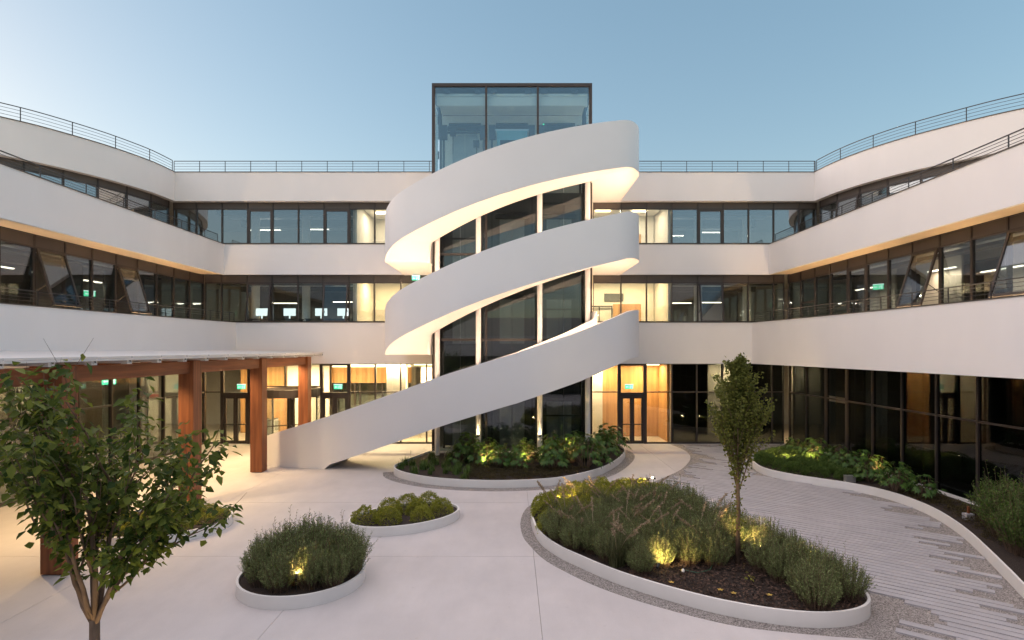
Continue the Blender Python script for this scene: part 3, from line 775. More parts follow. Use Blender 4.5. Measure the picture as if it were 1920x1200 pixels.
for sx in (-1, 1):
    x = sx * TX
    for z0, z1 in ((0.05, 5.305), (5.415, 9.235), (9.345, TZ - .2)): MB().box(x - .012, x + .012, 0.1, 2.5, z0, z1).build("side_pane", GLASST, T)
    for z in (5.36, 9.29): MB().box(x - .05, x + .05, 0.1, 2.5, z - .05, z + .05).build("side_transom", FRAME, T)
    MB().box(x - .07, x + .07, 2.52, 2.68, 0, TZ).build("rear_post", FRAME, T)
    MB().box(x - .06, x + .06, 2.7, 6.5, 8.0, TZ - .02).build("side_wall", INTW, T)
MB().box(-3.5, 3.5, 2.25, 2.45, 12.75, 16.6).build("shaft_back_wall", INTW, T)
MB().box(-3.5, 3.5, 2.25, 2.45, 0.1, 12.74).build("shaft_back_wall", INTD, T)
MB().box(-3.5, 3.5, 0.12, 2.24, 16.62, 16.75).build("shaft_ceiling", INTW, T)
MB().box(-3.5, 3.5, 0.13, 0.3, 16.2, 16.6).build("shaft_beam", INTW, T)
MB().box(-TX, TX, 0.1, 6.5, TZ - .17, TZ - .02).build("tower_roof", FRAME, T)
for cx in (-2.35, 0.0, 2.35):
    for z0 in (0.1, 5.2, 9.2, 13.6):
        MB().box(cx - .62, cx - .01, 2.18, 2.24, z0, z0 + 2.2).box(cx + .01, cx + .62, 2.18, 2.24, z0, z0 + 2.2).build("lift_door", LIFT, T)
        MB().box(cx - .85, cx + .85, 2.05, 2.24, z0 + 2.24, z0 + 2.42).box(cx - .8, cx + .8, 2.1, 2.24, z0 + 2.5, z0 + 2.58).build("door_header", STEEL, T)
    for sx in (-1, 1):
        MB().box(cx + sx * 0.98 - .05, cx + sx * 0.98 + .05, 1.5, 1.62, 0.1, 15.8).build("guide_rail", STEEL, T)
        MB().box(cx + sx * 0.95 - .16, cx + sx * 0.95 + .16, 1.25, 1.49, 15.1, 15.75).build("pulley_housing", STEEL, T)
    for k in range(9): MB().box(cx - .95, cx + .95, 1.9, 1.98, 1.6 + 1.75 * k, 1.68 + 1.75 * k).build("wall_bracket", STEEL, T) if cx != 0 else None
for x, z in ((-1.75, 14.85), (2.0, 14.7), (-2.9, 15.4)): MB().box(x - .14, x + .14, 1.6, 1.8, z, z + .3).bar((x, 1.7, z - .9), (x, 1.7, z), .03, .03).build("switch_box", STEEL, T)
for x in (-3.0, -1.6, -0.85, 0.75, 1.5, 2.9): MB().box(x - .13, x + .13, 0.02, 0.11, 16.72, 16.88).build("glass_clamp", STEEL, T)
for sx in (-1, 1):
    for z in (10.5, 12.1, 13.7, 15.3): MB().box(sx * 3.4 - .03, sx * 3.4 + .03, 0.03, 0.1, z, z + .35).build("glass_clamp", STEEL, T)
cab = MB().box(-0.72, 0.72, 0.55, 1.9, 12.9, 15.2).build("lift_cabin", TEAL, T)
MB().box(-0.56, 0.56, 0.52, 0.548, 13.1, 14.75).build("cabin_window", GLASSD, cab)
MB().box(-0.80, 0.80, 0.6, 1.8, 15.21, 15.3).build("cabin_roof", ALU, cab)
for x, z in ((1.52, 14.98), (1.52, 15.75)): MB().box(x - .03, x + .03, 1.2, 1.24, z, z + .05).build("status_light", GREEN, T)

# ------------------------------------------------------------------ spiral staircase
S = empty("spiral_staircase", (0, 22.3, 0)); tag(S, "sculptural white staircase sweeping around the glass tower in three flights", "staircase")
def front(x): return 33.9 - math.sqrt(11.6 ** 2 - x * x)
rc = 2.1; half = 5.6
# corner tangent: circle centre on x = half-rc, tangent to front arc circle (centre (0,33.9), R 11.6)
cxx = half - rc; cyy = 33.9 - math.sqrt((11.6 - rc) ** 2 - cxx ** 2)
tang = math.atan2(cxx, 33.9 - cyy)
xt = 11.6 * math.sin(tang)
def outline():
    pts = []
    for y in np.linspace(29.3, cyy, 10): pts.append((-half, float(y)))
    for t in np.linspace(math.pi, math.pi + (math.pi / 2 - tang), 22)[1:]: pts.append((-cxx + rc * math.cos(t), cyy + rc * math.sin(t)))
    for x in np.linspace(-xt, xt, 60)[1:]: pts.append((float(x), front(x)))
    for t in np.linspace(-math.pi / 2 + tang, 0, 22)[1:]: pts.append((cxx + rc * math.cos(t), cyy + rc * math.sin(t)))
    for y in np.linspace(cyy, 29.3, 10)[1:]: pts.append((half, float(y)))
    return pts
OUT = outline()
W = 1.95
def shift(P): return [(x, y - 22.3) for x, y in P]
def flight(path, zb, ztop, led=None):
    IN = offset(path, W); A = shift(path); I = shift(IN)
    A2 = shift(offset(path, 0.14)); I2 = shift(offset(path, W - 0.14))
    fl = MB().strip(A2, I2, [max(z + .004, 0.001) for z in zb], [max(t - 1.05, 0.05) for t in ztop]).build("flight", STAIRW, S, smooth=False)
    o = MB().strip(A, A2, [max(z, 0.0) for z in zb], ztop).build("outer_parapet", STAIRW, fl)
    i = MB().strip(I2, I, [max(z, 0.0) for z in zb], ztop).build("inner_parapet", STAIRW, fl)
    for q in (o, i, fl):
        q.data.shade_smooth(); q.data.set_sharp_from_angle(angle=R(40))
    # handrail on the inner face of the inner parapet
    h = offset(path, W - 0.2); MB().tube([(p[0], p[1] - 22.3, t - 0.16) for p, t in zip(h, ztop)], 0.022, 6).build("handrail", STAIRW, fl)
    # light strip recessed under the handrail of the outer parapet, hidden from the courtyard
    a1, a2 = shift(offset(path, 0.141)), shift(offset(path, 0.185))
    k0 = next(i for i, t in enumerate(ztop) if t > 2.2)
    MB().strip(a1[k0:], a2[k0:], [t - 0.30 for t in ztop[k0:]], [t - 0.27 for t in ztop[k0:]]).build("light_strip", led or LED, fl)
    return fl
def profile(path, s0y, z_lo, z_hi, right_x):
    # arc length along the outline: flat, then an even climb, then flat
    d = [0]
    for a, b in zip(path, path[1:]): d.append(d[-1] + math.dist(a, b))
    i0 = min(range(len(path)), key=lambda i: abs(path[i][1] - s0y) + (100 if path[i][0] > 0 else 0))
    i1 = min(range(len(path)), key=lambda i: abs(path[i][0] - right_x) + (100 if path[i][0] < 0 else 0) + (100 if path[i][1] > cyy else 0))
    z = []
    for k in d:
        u = min(1, max(0, (k - d[i0]) / (d[i1] - d[i0])))
        z.append(z_lo + (z_hi - z_lo) * u + 0.40 * math.sin(math.pi * u) * (1 - 0.25 * u))      # steeper at the foot, easing towards the top
    # soften the upper kink
    zz = z[:]
    for i in range(max(i1 - 7, 3), min(i1 + 8, len(z) - 3)): zz[i] = sum(z[i - 3:i + 4]) / 7
    return zz
HB = 1.95
zb2 = profile(OUT, 24.6, 4.68, 8.765, 4.95); zb3 = profile(OUT, 24.6, 8.765, 12.56, 4.95)
flight(OUT, zb3, [z + HB for z in zb3], LED2); flight(OUT, zb2, [z + HB for z in zb2])
left = [(float(x), 22.3 + 0.0136 * x * x) for x in np.linspace(-11.1, 0, 50)]
right = [p for p in OUT if p[0] > 0.02 and not (p[0] < 0.1)]
path1 = left + [p for p in right if p[0] > 0.1]
tx = np.array([-11.1, -7.66, -5.35, -2.65, 0.8, 2.77, 4.0, 4.9, 5.3]); tz = np.array([1.04, 2.13, 2.94, 3.92, 4.98, 5.64, 6.15, 6.52, 6.6])
zt1 = []
for x, y in path1:
    zt1.append(6.6 if (y > cyy - 0.3 and x > 4) else float(np.interp(x, tx, tz)))
for _ in range(4): zt1 = [zt1[0]] + [(zt1[i - 1] + zt1[i] + zt1[i + 1]) / 3 for i in range(1, len(zt1) - 1)] + [zt1[-1]]
flight(path1, [(t - 2.0 if x > -7.66 else -0.001) for t, (x, y) in zip(zt1, path1)], zt1)
for px, yy in ((820, 25.2), (897, 24.75), (1012, 24.75), (1102, 25.2)):
    xx = (px - 960) / 1056 * yy
    k = min(range(len(OUT)), key=lambda i: abs(OUT[i][0] - xx) + (50 if OUT[i][1] > cyy else 0))
    MB().lathe([(0.115, 0.02), (0.115, zb3[k] + 0.5)], 20).build("column", STAIRW, S, smooth=True, loc=(xx, yy - 22.3, 0))
# uplighters clamped to the columns
def uplighter(label, loc, d, power, ang, group):
    o = MB().lathe([(0.0, -0.06), (0.045, -0.06), (0.05, 0.06), (0.04, 0.065), (0.0, 0.05)], 12).build("column_uplighter", BLACK, None, loc=loc)
    tag(o, label, "uplighter", group)
    MB().lathe([(0.0, 0.052), (0.038, 0.066)], 12).build("lens", SPOTL, o)
    MB().bar((0, 0, -0.02), (0, 0.12, -0.02), 0.03, 0.03).build("bracket", BLACK, o)
    spot_lamp("light_source", o, (0, 0, 0.08), d, power, ang, (1.0, 0.70, 0.36), 0.8, 0.04)
for lab, x, y in (("small lit uplighter low on the stair column left of the tower's middle", -1.48, 24.6), ("small lit uplighter low on the stair column right of the tower's middle", 1.22, 24.6)):
    uplighter(lab, (x, y, 1.15), (0, 0.02, 1), 16, 80, None)

# ------------------------------------------------------------------ railings
def railing(label, poly, z, h, post_every=1.32, inset=0.12, tag_it=True, rad=0.014):
    q = offset(poly, inset); P = [Vector((x, y, z)) for x, y in q]
    r = empty("railing", tuple(P[0])); o0 = P[0]
    tag(r, label, "railing")
    for k in range(4):
        zz = h * (1 - 0.235 * k)
        m = MB()
        for a, b in zip(P, P[1:]): m.bar(a - o0 + Vector((0, 0, zz)), b - o0 + Vector((0, 0, zz)), (0.034 if k == 0 else 0.014), (0.03 if k == 0 else 0.014))
        m.build("rail", STEEL, r)
    acc = 0; last = None; me = MB().box(-0.013, 0.013, -0.013, 0.013, -0.02, h - 0.015).mesh("post", STEEL)
    d = post_every
    for a, b in zip(P, P[1:]):
        seg = (b - a).length; t = 0
        while d <= seg - t:
            t += d; d = post_every; p = a + (b - a) * (t / seg); link("post", me, r, tuple(p - o0))
        d -= (seg - t)
    link("post", me, r, (0, 0, 0)); link("post", me, r, tuple(P[-1] - o0))
railing("thin dark railing along the curved left roof edge", sm(L3)[9:], 14.06, 0.58, 1.75)
railing("thin dark railing along the curved right roof edge", sm(R3)[:-3], 14.06, 0.58, 1.75)
railing("thin dark railing on the middle roof left of the glass tower", [(-17.47, 29.0), (-3.75, 29.0)], 14.06, 0.58, 1.32)
railing("thin dark railing on the middle roof right of the glass tower", [(3.75, 29.0), (15.68, 29.0)], 14.06, 0.58, 1.32)
railing("dark railing on the left second-floor terrace parapet", [(-15.0, -3.0), (-14.95, 10.0), (-14.85, 20.0), (-14.83, 28.6)], 10.35, 0.40, 1.9)
railing("dark railing on the right second-floor terrace parapet", [(13.25, 28.6), (13.3, 22.0), (13.38, 14.5), (13.4, -3.0)], 10.35, 0.40, 1.9)
railing("dark railing on the left first-floor terrace parapet above the pergola", LB1[2:], 6.325, 0.46, 1.5)
railing("dark railing on the right first-floor terrace parapet", RB1[:-2], 6.325, 0.46, 1.5)

# ------------------------------------------------------------------ pergola
PG = empty("timber_pergola", (-10.2, 22.7, 0)); tag(PG, "timber pergola with glulam posts and a flat white panel roof by the left wing", "pergola")
def pl(x, y): return (x + 10.2, y - 22.7)
post = MB().box(-0.235, 0.235, -0.235, 0.235, 0.02, 4.555)
pm = post.mesh("post", LARCH)
PY = [27.72, 22.68, 17.85, 12.5, 7.3]
for y in PY:
    p = link("post", pm, PG, (*pl(-10.2 + (0.16 if y < 13 else 0), y), 0))
    MB().box(-0.2, 0.2, -0.2, 0.2, 0.0, 0.019).build("base_plate", STEEL, p)
for a, b in zip(PY, PY[1:]):
    MB().box(-0.13, 0.13, b - a + .24, -0.24, 4.17, 4.53).build("beam", LARCHY, PG, loc=(*pl(-10.2, a), 0))
for y in PY:
    MB().box(-5.1, -0.24, -0.1, 0.1, 4.2, 4.5).build("cross_beam", LARCH, PG, loc=(*pl(-10.2, y), 0))
k = 0; y = 28.6
while y > 4.5:
    z0 = 4.71
    MB().add([(-5.2, -0.575, 4.845), (0.62, -0.575, z0), (0.62, 0.575, z0), (-5.2, 0.575, 4.845), (-5.2, -0.575, 4.885), (0.62, -0.575, z0 + .05), (0.62, 0.575, z0 + .05), (-5.2, 0.575, 4.885)],
             [(3, 2, 1, 0), (4, 5, 6, 7), (0, 1, 5, 4), (1, 2, 6, 5), (2, 3, 7, 6), (3, 0, 4, 7)]).build("roof_panel", ROOFW, PG, loc=(*pl(-10.2, y - .6), 0))
    MB().box(-5.1, 0.58, -0.03, 0.03, 4.575, 4.64).box(0.40, 0.56, -0.09, 0.09, 4.56, 4.70).build("roof_rib", ROOFW, PG, loc=(*pl(-10.2, y), 0))
    MB().box(0.562, 0.585, -0.025, 0.025, 4.615, 4.665).build("bolt", STEEL, PG, loc=(*pl(-10.2, y), 0))
    y -= 1.2; k += 1
MB().box(0.585, 0.622, -24 + 5.5, 5.3, 4.655, 4.705).build("edge_trim", ROOFW, PG)
for i, (x, y) in enumerate(((-10.9, 27.0), (-12.6, 25.2), (-11.4, 22.0), (-12.9, 20.0), (-11.4, 16.6), (-13.0, 14.4))):
    o = MB().lathe([(0.0, 0.04), (0.09, 0.04), (0.09, -0.02), (0.075, -0.02)], 14).build("pergola_downlight", ALU, None, loc=(x, y, 4.52))
    tag(o, "small round downlight under the pergola roof", "downlight", "pergola downlights")
    MB().lathe([(0.0, -0.012), (0.074, -0.016)], 14).build("lens", WARM, o)
    spot_lamp("light_source", o, (0, 0, -0.03), (0, 0, -1), 200, 135, (1.0, 0.68, 0.34), 0.7, 0.07)

# ------------------------------------------------------------------ planters
def planter(name_label, outer, h=0.28, wall=0.05, soil=0.17, closed=True, cat="planter"):
    c = Vector((sum(p[0] for p in outer) / len(outer), sum(p[1] for p in outer) / len(outer)))
    loc = lambda P: [(x - c.x, y - c.y) for x, y in P]
    # orient counter-clockwise so that the left side is inside
    ar = sum(a[0] * b[1] - b[0] * a[1] for a, b in zip(outer, outer[1:] + outer[:1]))
    if ar < 0: outer = list(reversed(outer))
    e = empty("planter", (c.x, c.y, 0)); tag(e, name_label, cat)
    inn = offset(outer, wall, True)
    w = MB().strip(loc(outer), loc(inn), 0.001, h, True).build("planter_wall", KERB, e)
    w.data.shade_smooth(); w.data.set_sharp_from_angle(angle=R(40))
    i2 = loc(offset(outer, wall + 0.004, True))
    MB().poly(i2, 0.02, soil + 0.02).build("soil", SOIL, e)
    return e
def ellipse(cx, cy, a, b, t=0, n=48): return [(cx + a * math.cos(u) * math.cos(t) - b * math.sin(u) * math.sin(t), cy + a * math.cos(u) * math.sin(t) + b * math.sin(u) * math.cos(t)) for u in np.linspace(0, 2 * math.pi, n, endpoint=False)]
ROUND = ellipse(-4.42, 11.9, 1.28, 1.26)
OVAL = ellipse(-3.02, 16.05, 1.62, 1.05, R(33))
LEFTP = ellipse(-9.6, 15.5, 1.75, 1.5, R(8))
planter("round white planter with rosemary bushes in the foreground", ROUND, 0.25)
planter("oval white planter filled with rounded yellow-green mounds", OVAL, 0.25)
planter("white planter half hidden behind the leafy foreground tree", LEFTP, 0.25)
pbig = planter("large white bean-shaped planter with the slender tree", BIG)
planter("white planter at the foot of the glass lift tower", TOWERP)
planter("long curving white planter beside the right wing's dark glass", FARP)

# ------------------------------------------------------------------ foliage helpers
def leaf_mesh(name, P, D, N, L, Wd, mat, fold=0.25, extra=None):
    """P base points, D directions, N normals, L lengths, Wd half widths: folded rhombus leaves (4 verts, 2 tris)"""
    n = len(P); D = D / np.linalg.norm(D, axis=1, keepdims=True)
    S_ = np.cross(D, N); S_ /= (np.linalg.norm(S_, axis=1, keepdims=True) + 1e-9); U = np.cross(S_, D)
    L = np.broadcast_to(L, (n,))[:, None]; Wd = np.broadcast_to(Wd, (n,))[:, None]
    mid = P + D * L * 0.45 + U * Wd * fold
    V = np.stack([P, mid + S_ * Wd, P + D * L - U * L * 0.06, mid - S_ * Wd], 1).reshape(-1, 3)
    base = (np.arange(n) * 4)[:, None]
    F = np.concatenate([base + np.array([[0, 1, 2]]), base + np.array([[0, 2, 3]])], 1).reshape(-1, 3)
    me = bpy.data.meshes.new(name)
    ev, ef = np.zeros((0, 3)), np.zeros((0, 3), int)
    if extra is not None:                                     # stems: list of polylines with radii, triangular tubes
        ev, ef = extra
    nv_ = len(V); allv = np.concatenate([V, ev]); allf = np.concatenate([F, ef + nv_]).astype(int)
    me.vertices.add(len(allv)); me.vertices.foreach_set("co", allv.astype(np.float32).ravel())
    me.loops.add(len(allf) * 3); me.loops.foreach_set("vertex_index", allf.astype(np.int32).ravel())
    me.polygons.add(len(allf)); me.polygons.foreach_set("loop_start", np.arange(0, len(allf) * 3, 3, dtype=np.int32))
    mats = mat if isinstance(mat, (list, tuple)) else [mat]
    for m_ in mats: me.materials.append(m_)
    if len(mats) > 1:
        mi = np.zeros(len(allf), np.int32); mi[len(F):] = 1; me.polygons.foreach_set("material_index", mi)
    me.update(calc_edges=True); me.validate()
    return me
def stems_geo(lines, n=3):
    V, F = [], []; o = 0
    for pts, r0, r1 in lines:
        k = len(pts)
        for i, p in enumerate(pts):
            r = r0 + (r1 - r0) * i / max(1, k - 1)
            for j in range(n):
                t = 2 * math.pi * j / n; V.append((p[0] + r * math.cos(t), p[1] + r * math.sin(t), p[2]))
        for i in range(k - 1):
            for j in range(n):
                a, b, c, d = o + i * n + j, o + i * n + (j + 1) % n, o + (i + 1) * n + (j + 1) % n, o + (i + 1) * n + j
                F += [(a, b, c), (a, c, d)]
        o += k * n
    return np.array(V, float), np.array(F, int)
def rnd(n): return rng.normal(size=(n, 3))
def unit(a): return a / np.linalg.norm(a, axis=1, keepdims=True)

def bush_mesh(name, mat, r=0.46, h=0.86, stems=210, per=26, leaf=0.05, wid=0.0065, lean=0.4):
    P, D, lines = [], [], []
    for s in range(stems):
        a = rng.uniform(0, 2 * math.pi); q = math.sqrt(rng.uniform(0, 1)) ; hh = h * (1 - 0.45 * q * q) * rng.uniform(0.72, 1.12)
        b = np.array([math.cos(a) * q * r * 0.5, math.sin(a) * q * r * 0.5, 0]); tip = np.array([math.cos(a) * q * r * (0.75 + lean * rng.uniform(0.2, 0.9)), math.sin(a) * q * r * (0.75 + lean * rng.uniform(.2, .9)), hh])
        stray = s % 9 == 0
        if stray: tip = tip * np.array([1.15, 1.15, 1.22]) + rng.normal(size=3) * 0.05
        mid = (b + tip) / 2 + np.array([0, 0, 0.08 * h]) + rng.normal(size=3) * 0.02
        pts = [(1 - t) ** 2 * b + 2 * t * (1 - t) * mid + t * t * tip for t in (0, .33, .66, 1)]
        lines.append((pts, 0.004, 0.002))
        for t in np.linspace(0.25, 1, per if not stray else per // 2):
            p = (1 - t) ** 2 * b + 2 * t * (1 - t) * mid + t * t * tip
            tan = (tip - b) / np.linalg.norm(tip - b); o_ = rng.normal(size=3); o_ -= tan * o_.dot(tan); o_ /= np.linalg.norm(o_)
            P.append(p); D.append(tan * rng.uniform(0.5, 1.1) + o_ * 0.9)
    P, D = np.array(P), np.array(D); n = len(P)
    return leaf_mesh(name, P, D, rnd(n), leaf * rng.uniform(0.6, 1.25, n), wid * rng.uniform(.8, 1.3, n), [mat, BARK], extra=stems_geo(lines))
def mound_mesh(name, mat, r=0.33, h=0.40, n=2600, leaf=0.035, wid=0.011, lump=0.14):
    u = unit(rnd(n)); u[:, 2] = np.abs(u[:, 2]) * 1.0
    ph = rng.uniform(0, 6.28, 6); k = rng.uniform(3, 7, (6, 3))
    lum = sum(np.sin(u @ k[i] * 1.6 + ph[i]) for i in range(6)) / 6
    rad = (1 + lump * lum * 2) * rng.uniform(0.80, 1.02, n) ** 0.7
    P = u * np.array([r, r, h]) * rad[:, None]; D = u + rnd(n) * 0.55 + np.array([0, 0, 0.35])
    return leaf_mesh(name, P, D, rnd(n), leaf * rng.uniform(.6, 1.2, n), wid * rng.uniform(.7, 1.2, n), mat)
def palm_mesh(name, mat, r=0.5, h=0.75, n=46, size=0.17):
    P, D, N, L, Wd, lines = [], [], [], [], [], []
    for i in range(n):
        a = rng.uniform(0, 2 * math.pi); q = math.sqrt(rng.uniform(0.02, 1)); z = h * (1 - 0.55 * q * q) * rng.uniform(0.55, 1.08)
        c = np.array([math.cos(a) * q * r, math.sin(a) * q * r, z]); b = np.array([math.cos(a) * 0.08, math.sin(a) * .08, 0.02])
        lines.append(([b, (b + c) / 2 + np.array([0, 0, 0.1]), c], 0.006, 0.004))
        ax = np.array([math.cos(a) * (0.35 + q * 0.6), math.sin(a) * (0.35 + q * .6), 1.0]) + rng.normal(size=3) * .25; ax /= np.linalg.norm(ax)
        f = np.array([math.cos(a), math.sin(a), 0]); f -= ax * f.dot(ax); f /= np.linalg.norm(f); s = np.cross(ax, f)
        sz = size * rng.uniform(.6, 1.2)
        for t in (-125, -82, -41, 0, 41, 82, 125):
            d = f * math.cos(R(t)) + s * math.sin(R(t)) - ax * 0.18
            P.append(c); D.append(d); N.append(ax); L.append(sz * (1.0 - abs(t) / 260)); Wd.append(sz * 0.15)
    return leaf_mesh(name, np.array(P), np.array(D), np.array(N), np.array(L), np.array(Wd), [mat, BARK], fold=-0.3, extra=stems_geo(lines))
def grass_mesh(name, mat, n=420, h=0.7, spread=0.5, w=0.006):
    V, F = [], []; 
    for i in range(n):
        a = rng.uniform(0, 6.283); hh = h * rng.uniform(.55, 1.1); out = spread * rng.uniform(0.15, 1.0); b = np.array([rng.normal() * .06, rng.normal() * .06, 0]); d = np.array([math.cos(a), math.sin(a), 0]); s = np.array([-d[1], d[0], 0])
        o = len(V); ww = w * rng.uniform(.7, 1.3)
        for k, t in enumerate((0, .35, .7, 1)):
            p = b + d * out * t ** 1.6 + np.array([0, 0, hh * (t - 0.28 * t * t * (out / spread))]); q = ww * (1 - t * .9)
            V += [p + s * q, p - s * q]
        for k in range(3): F += [(o + 2 * k, o + 2 * k + 1, o + 2 * k + 3), (o + 2 * k, o + 2 * k + 3, o + 2 * k + 2)]
    z = np.zeros((0, 3))
    return leaf_mesh(name, z, np.zeros((0, 3)) + 1, z, np.zeros(0), np.zeros(0), mat, extra=(np.array(V), np.array(F)))
def plume_mesh(name, seed):
    """arching seed-head stalk"""
    r_ = np.random.default_rng(seed); pts = [np.array([0.34 * t ** 1.7, 0, 0.72 * t - 0.20 * t * t]) for t in np.linspace(0, 1, 9)]
    V, F = stems_geo([(pts, 0.004, 0.003)])
    P, D = [], []
    for t in np.linspace(0.68, 1, 60):
        p = np.array([0.34 * t ** 1.7, 0, 0.72 * t - 0.20 * t * t]); P.append(p); D.append(r_.normal(size=3) * .8 + np.array([1.0, 0, .25]))
    return leaf_mesh(name, np.array(P), np.array(D), rnd(60), 0.034, 0.007, [L_PLM, L_PLM], extra=(V, F))

BUSH = [bush_mesh("rosemary_bush", L_LAV) for _ in range(3)]
BUSHG = [bush_mesh("willow_leaf_bush", L_BOX, 0.5, 0.95, 200, 24, 0.06, 0.008) for _ in range(2)]
MOUND = [mound_mesh("spurge_mound", L_MND) for _ in range(3)]
BOXM = [mound_mesh("box_mound", L_BOX, 0.36, 0.34, 2400, 0.04, 0.012) for _ in range(2)]
PALM = [palm_mesh("broad_leaf_shrub", L_FAT) for _ in range(3)]
GRASS = [grass_mesh("grass_tuft", L_GRS) for _ in range(2)]
PLUME = [plume_mesh("seed_plume", 3), plume_mesh("seed_plume", 4)]
STRAP = [grass_mesh("strap_leaf_plant", L_BOX, 60, 0.28, 0.22, 0.012) for _ in range(2)]

def plant(name, me, loc, sc, label, cat, group, squash=1.0):
    o = link(name, random.choice(me), None, loc, random.uniform(0, 6.28), sc=(sc, sc, sc * squash))
    return tag(o, label, cat, group)
def scatter(poly, n, gap, margin=0.1, cond=None, tries=6000):
    xs_, ys_ = [p[0] for p in poly], [p[1] for p in poly]; out = []; ar = sum(a[0] * b[1] - b[0] * a[1] for a, b in zip(poly, poly[1:] + poly[:1]))
    inn = offset(poly, margin if ar > 0 else -margin, True)
    for _ in range(tries):
        if len(out) >= n: break
        p = (random.uniform(min(xs_), max(xs_)), random.uniform(min(ys_), max(ys_)))
        if inside(p, inn) and all(math.dist(p, q) > gap for q in out) and (cond is None or cond(*p)): out.append(p)
    return out

# round planter
for (x, y) in scatter(ROUND, 18, 0.40, 0.24, lambda x, y: math.dist((x, y), (-4.22, 11.0)) > 0.33):
    plant("rosemary_bush", BUSH, (x, y, 0.18), 1.32 - 0.42 * math.dist((x, y), (-4.42, 12.1)) + random.uniform(-.05, .05), "grey-green rosemary bush in the round foreground planter", "bush", "rosemary in the round planter")
# oval planter: countable mounds
for (x, y) in scatter(OVAL, 13, 0.6, 0.34):
    plant("spurge_mound", MOUND, (x, y, 0.19), random.uniform(0.92, 1.12), "rounded yellow-green mound in the oval white planter", "shrub", "mounds in the oval planter")
# left planter
for (x, y) in scatter(LEFTP, 22, 0.42, 0.2):
    plant("spurge_mound", MOUND, (x, y, 0.16), random.uniform(0.8, 1.0), "low green shrub in the planter behind the leafy tree", "shrub", "low shrubs behind the leafy tree", 0.7)
# big planter: mounds at the far left, bushes and grasses through the middle, bare mulch at the front
def zone_mound(x, y): return y > 14.3 and (x < 0.95 + (y - 14.3) * 1.1 or y > 16.6)
def front_d(x, y):
    return min(math.dist((x, y), p) for p in BIG)
def mulch_zone(x, y): return (x - 3.95) ** 2 / 1.6 ** 2 + (y - 11.1) ** 2 / 1.25 ** 2 < 1
for (x, y) in scatter(BIG, 60, 0.42, 0.36, zone_mound):
    plant("spurge_mound", MOUND, (x, y, 0.2), random.uniform(0.95, 1.25), "yellow-green mound at the far end of the large planter", "shrub", "mounds in the large planter")
for (x, y) in scatter(BIG, 76, 0.38, 0.28, lambda x, y: not zone_mound(x, y) and not mulch_zone(x, y) and math.dist((x, y), (4.94, 12.33)) > 0.45):
    tall = y > 14
    plant("rosemary_bush", BUSH, (x, y, 0.19), (random.uniform(0.72, 0.86) if x < 3.4 else random.uniform(0.9, 1.08) if y > 12.6 else random.uniform(.8, .98)), "grey-green rosemary bush in the large planter around the slender tree", "bush", "bushes in the large planter")
for (x, y) in scatter(BIG, 26, 0.35, 0.35, lambda x, y: 11.8 < y < 17 and not mulch_zone(x, y) and x < 5):
    o = plant("grass_tuft", GRASS, (x, y, 0.19), random.uniform(0.95, 1.2), "arching grass tuft with seed heads in the large planter", "grass", "grass tufts in the large planter")
    for k in range(3):
        q = link("seed_plume", random.choice(PLUME), o, (0, 0, 0), random.uniform(0, 6.28), sc=random.uniform(1.35, 1.8))
# tower planter: broad-leaved shrubs right and middle, small strap plants left
for (x, y) in scatter(TOWERP, 26, 0.62, 0.35, lambda x, y: (x > -2.2 and y > 22.2 - 0.1 * x) and not (abs(x) < 4.0 and y > 25.2)):
    plant("broad_leaf_shrub", PALM, (x, y, 0.2), random.uniform(1.0, 1.55) * (1.15 if x > 2 else 1), "glossy broad-leaved shrub at the foot of the lift tower", "shrub", "broad-leaved shrubs at the tower")
def ground_cover(name, pts, label, r=0.3, h=0.14, leaves=520):
    P, D = [], []
    for (x, y) in pts:
        u = unit(rnd(leaves)); u[:, 2] = np.abs(u[:, 2]); sc = random.uniform(.9, 1.35)
        P.append(u * np.array([r, r, h]) * sc * rng.uniform(.6, 1, (leaves, 1)) + np.array([x, y, 0.19])); D.append(u + rnd(leaves) * .6)
    P, D = np.concatenate(P), np.concatenate(D); n = len(P)
    tag(link(name, leaf_mesh(name, P, D, rnd(n), rng.uniform(.025, .05, n), rng.uniform(.007, .013, n), L_RED)), label, "ground cover", kind="stuff")
ground_cover("low_ground_cover", scatter(TOWERP, 44, 0.36, 0.44, lambda x, y: x > -1.6 and y < 22.6 - 0.1 * x), "dark low ground cover at the front of the tower planter")
for (x, y) in scatter(TOWERP, 30, 0.36, 0.18, lambda x, y: x < -1.6 and y < 24.8):
    plant("strap_leaf_plant", STRAP, (x, y, 0.2), random.uniform(0.9, 1.5), "small strap-leaved plant at the left end of the tower planter", "plant", "strap-leaved plants in the tower planter")
FL = leaf_mesh("flower_stalk", np.array([(0, 0, .42 + .02 * i) for i in range(14)], float) + rnd(14) * .012, rnd(14), rnd(14), 0.04, 0.012, [L_WHT, L_BOX], extra=stems_geo([([np.array([0, 0, 0.]), np.array([.01, 0, .7])], .006, .004)]))
for (x, y) in ((-3.3, 23.4), (-3.05, 22.6), (-2.75, 22.9), (-1.9, 22.9), (-4.0, 22.3)):
    o = link("flower_stalk", FL, None, (x, y, 0.19), random.uniform(0, 6), sc=random.uniform(.8, 1.1)); tag(o, "upright pale flower stalk among the small plants by the tower", "flower", "flower stalks by the tower")
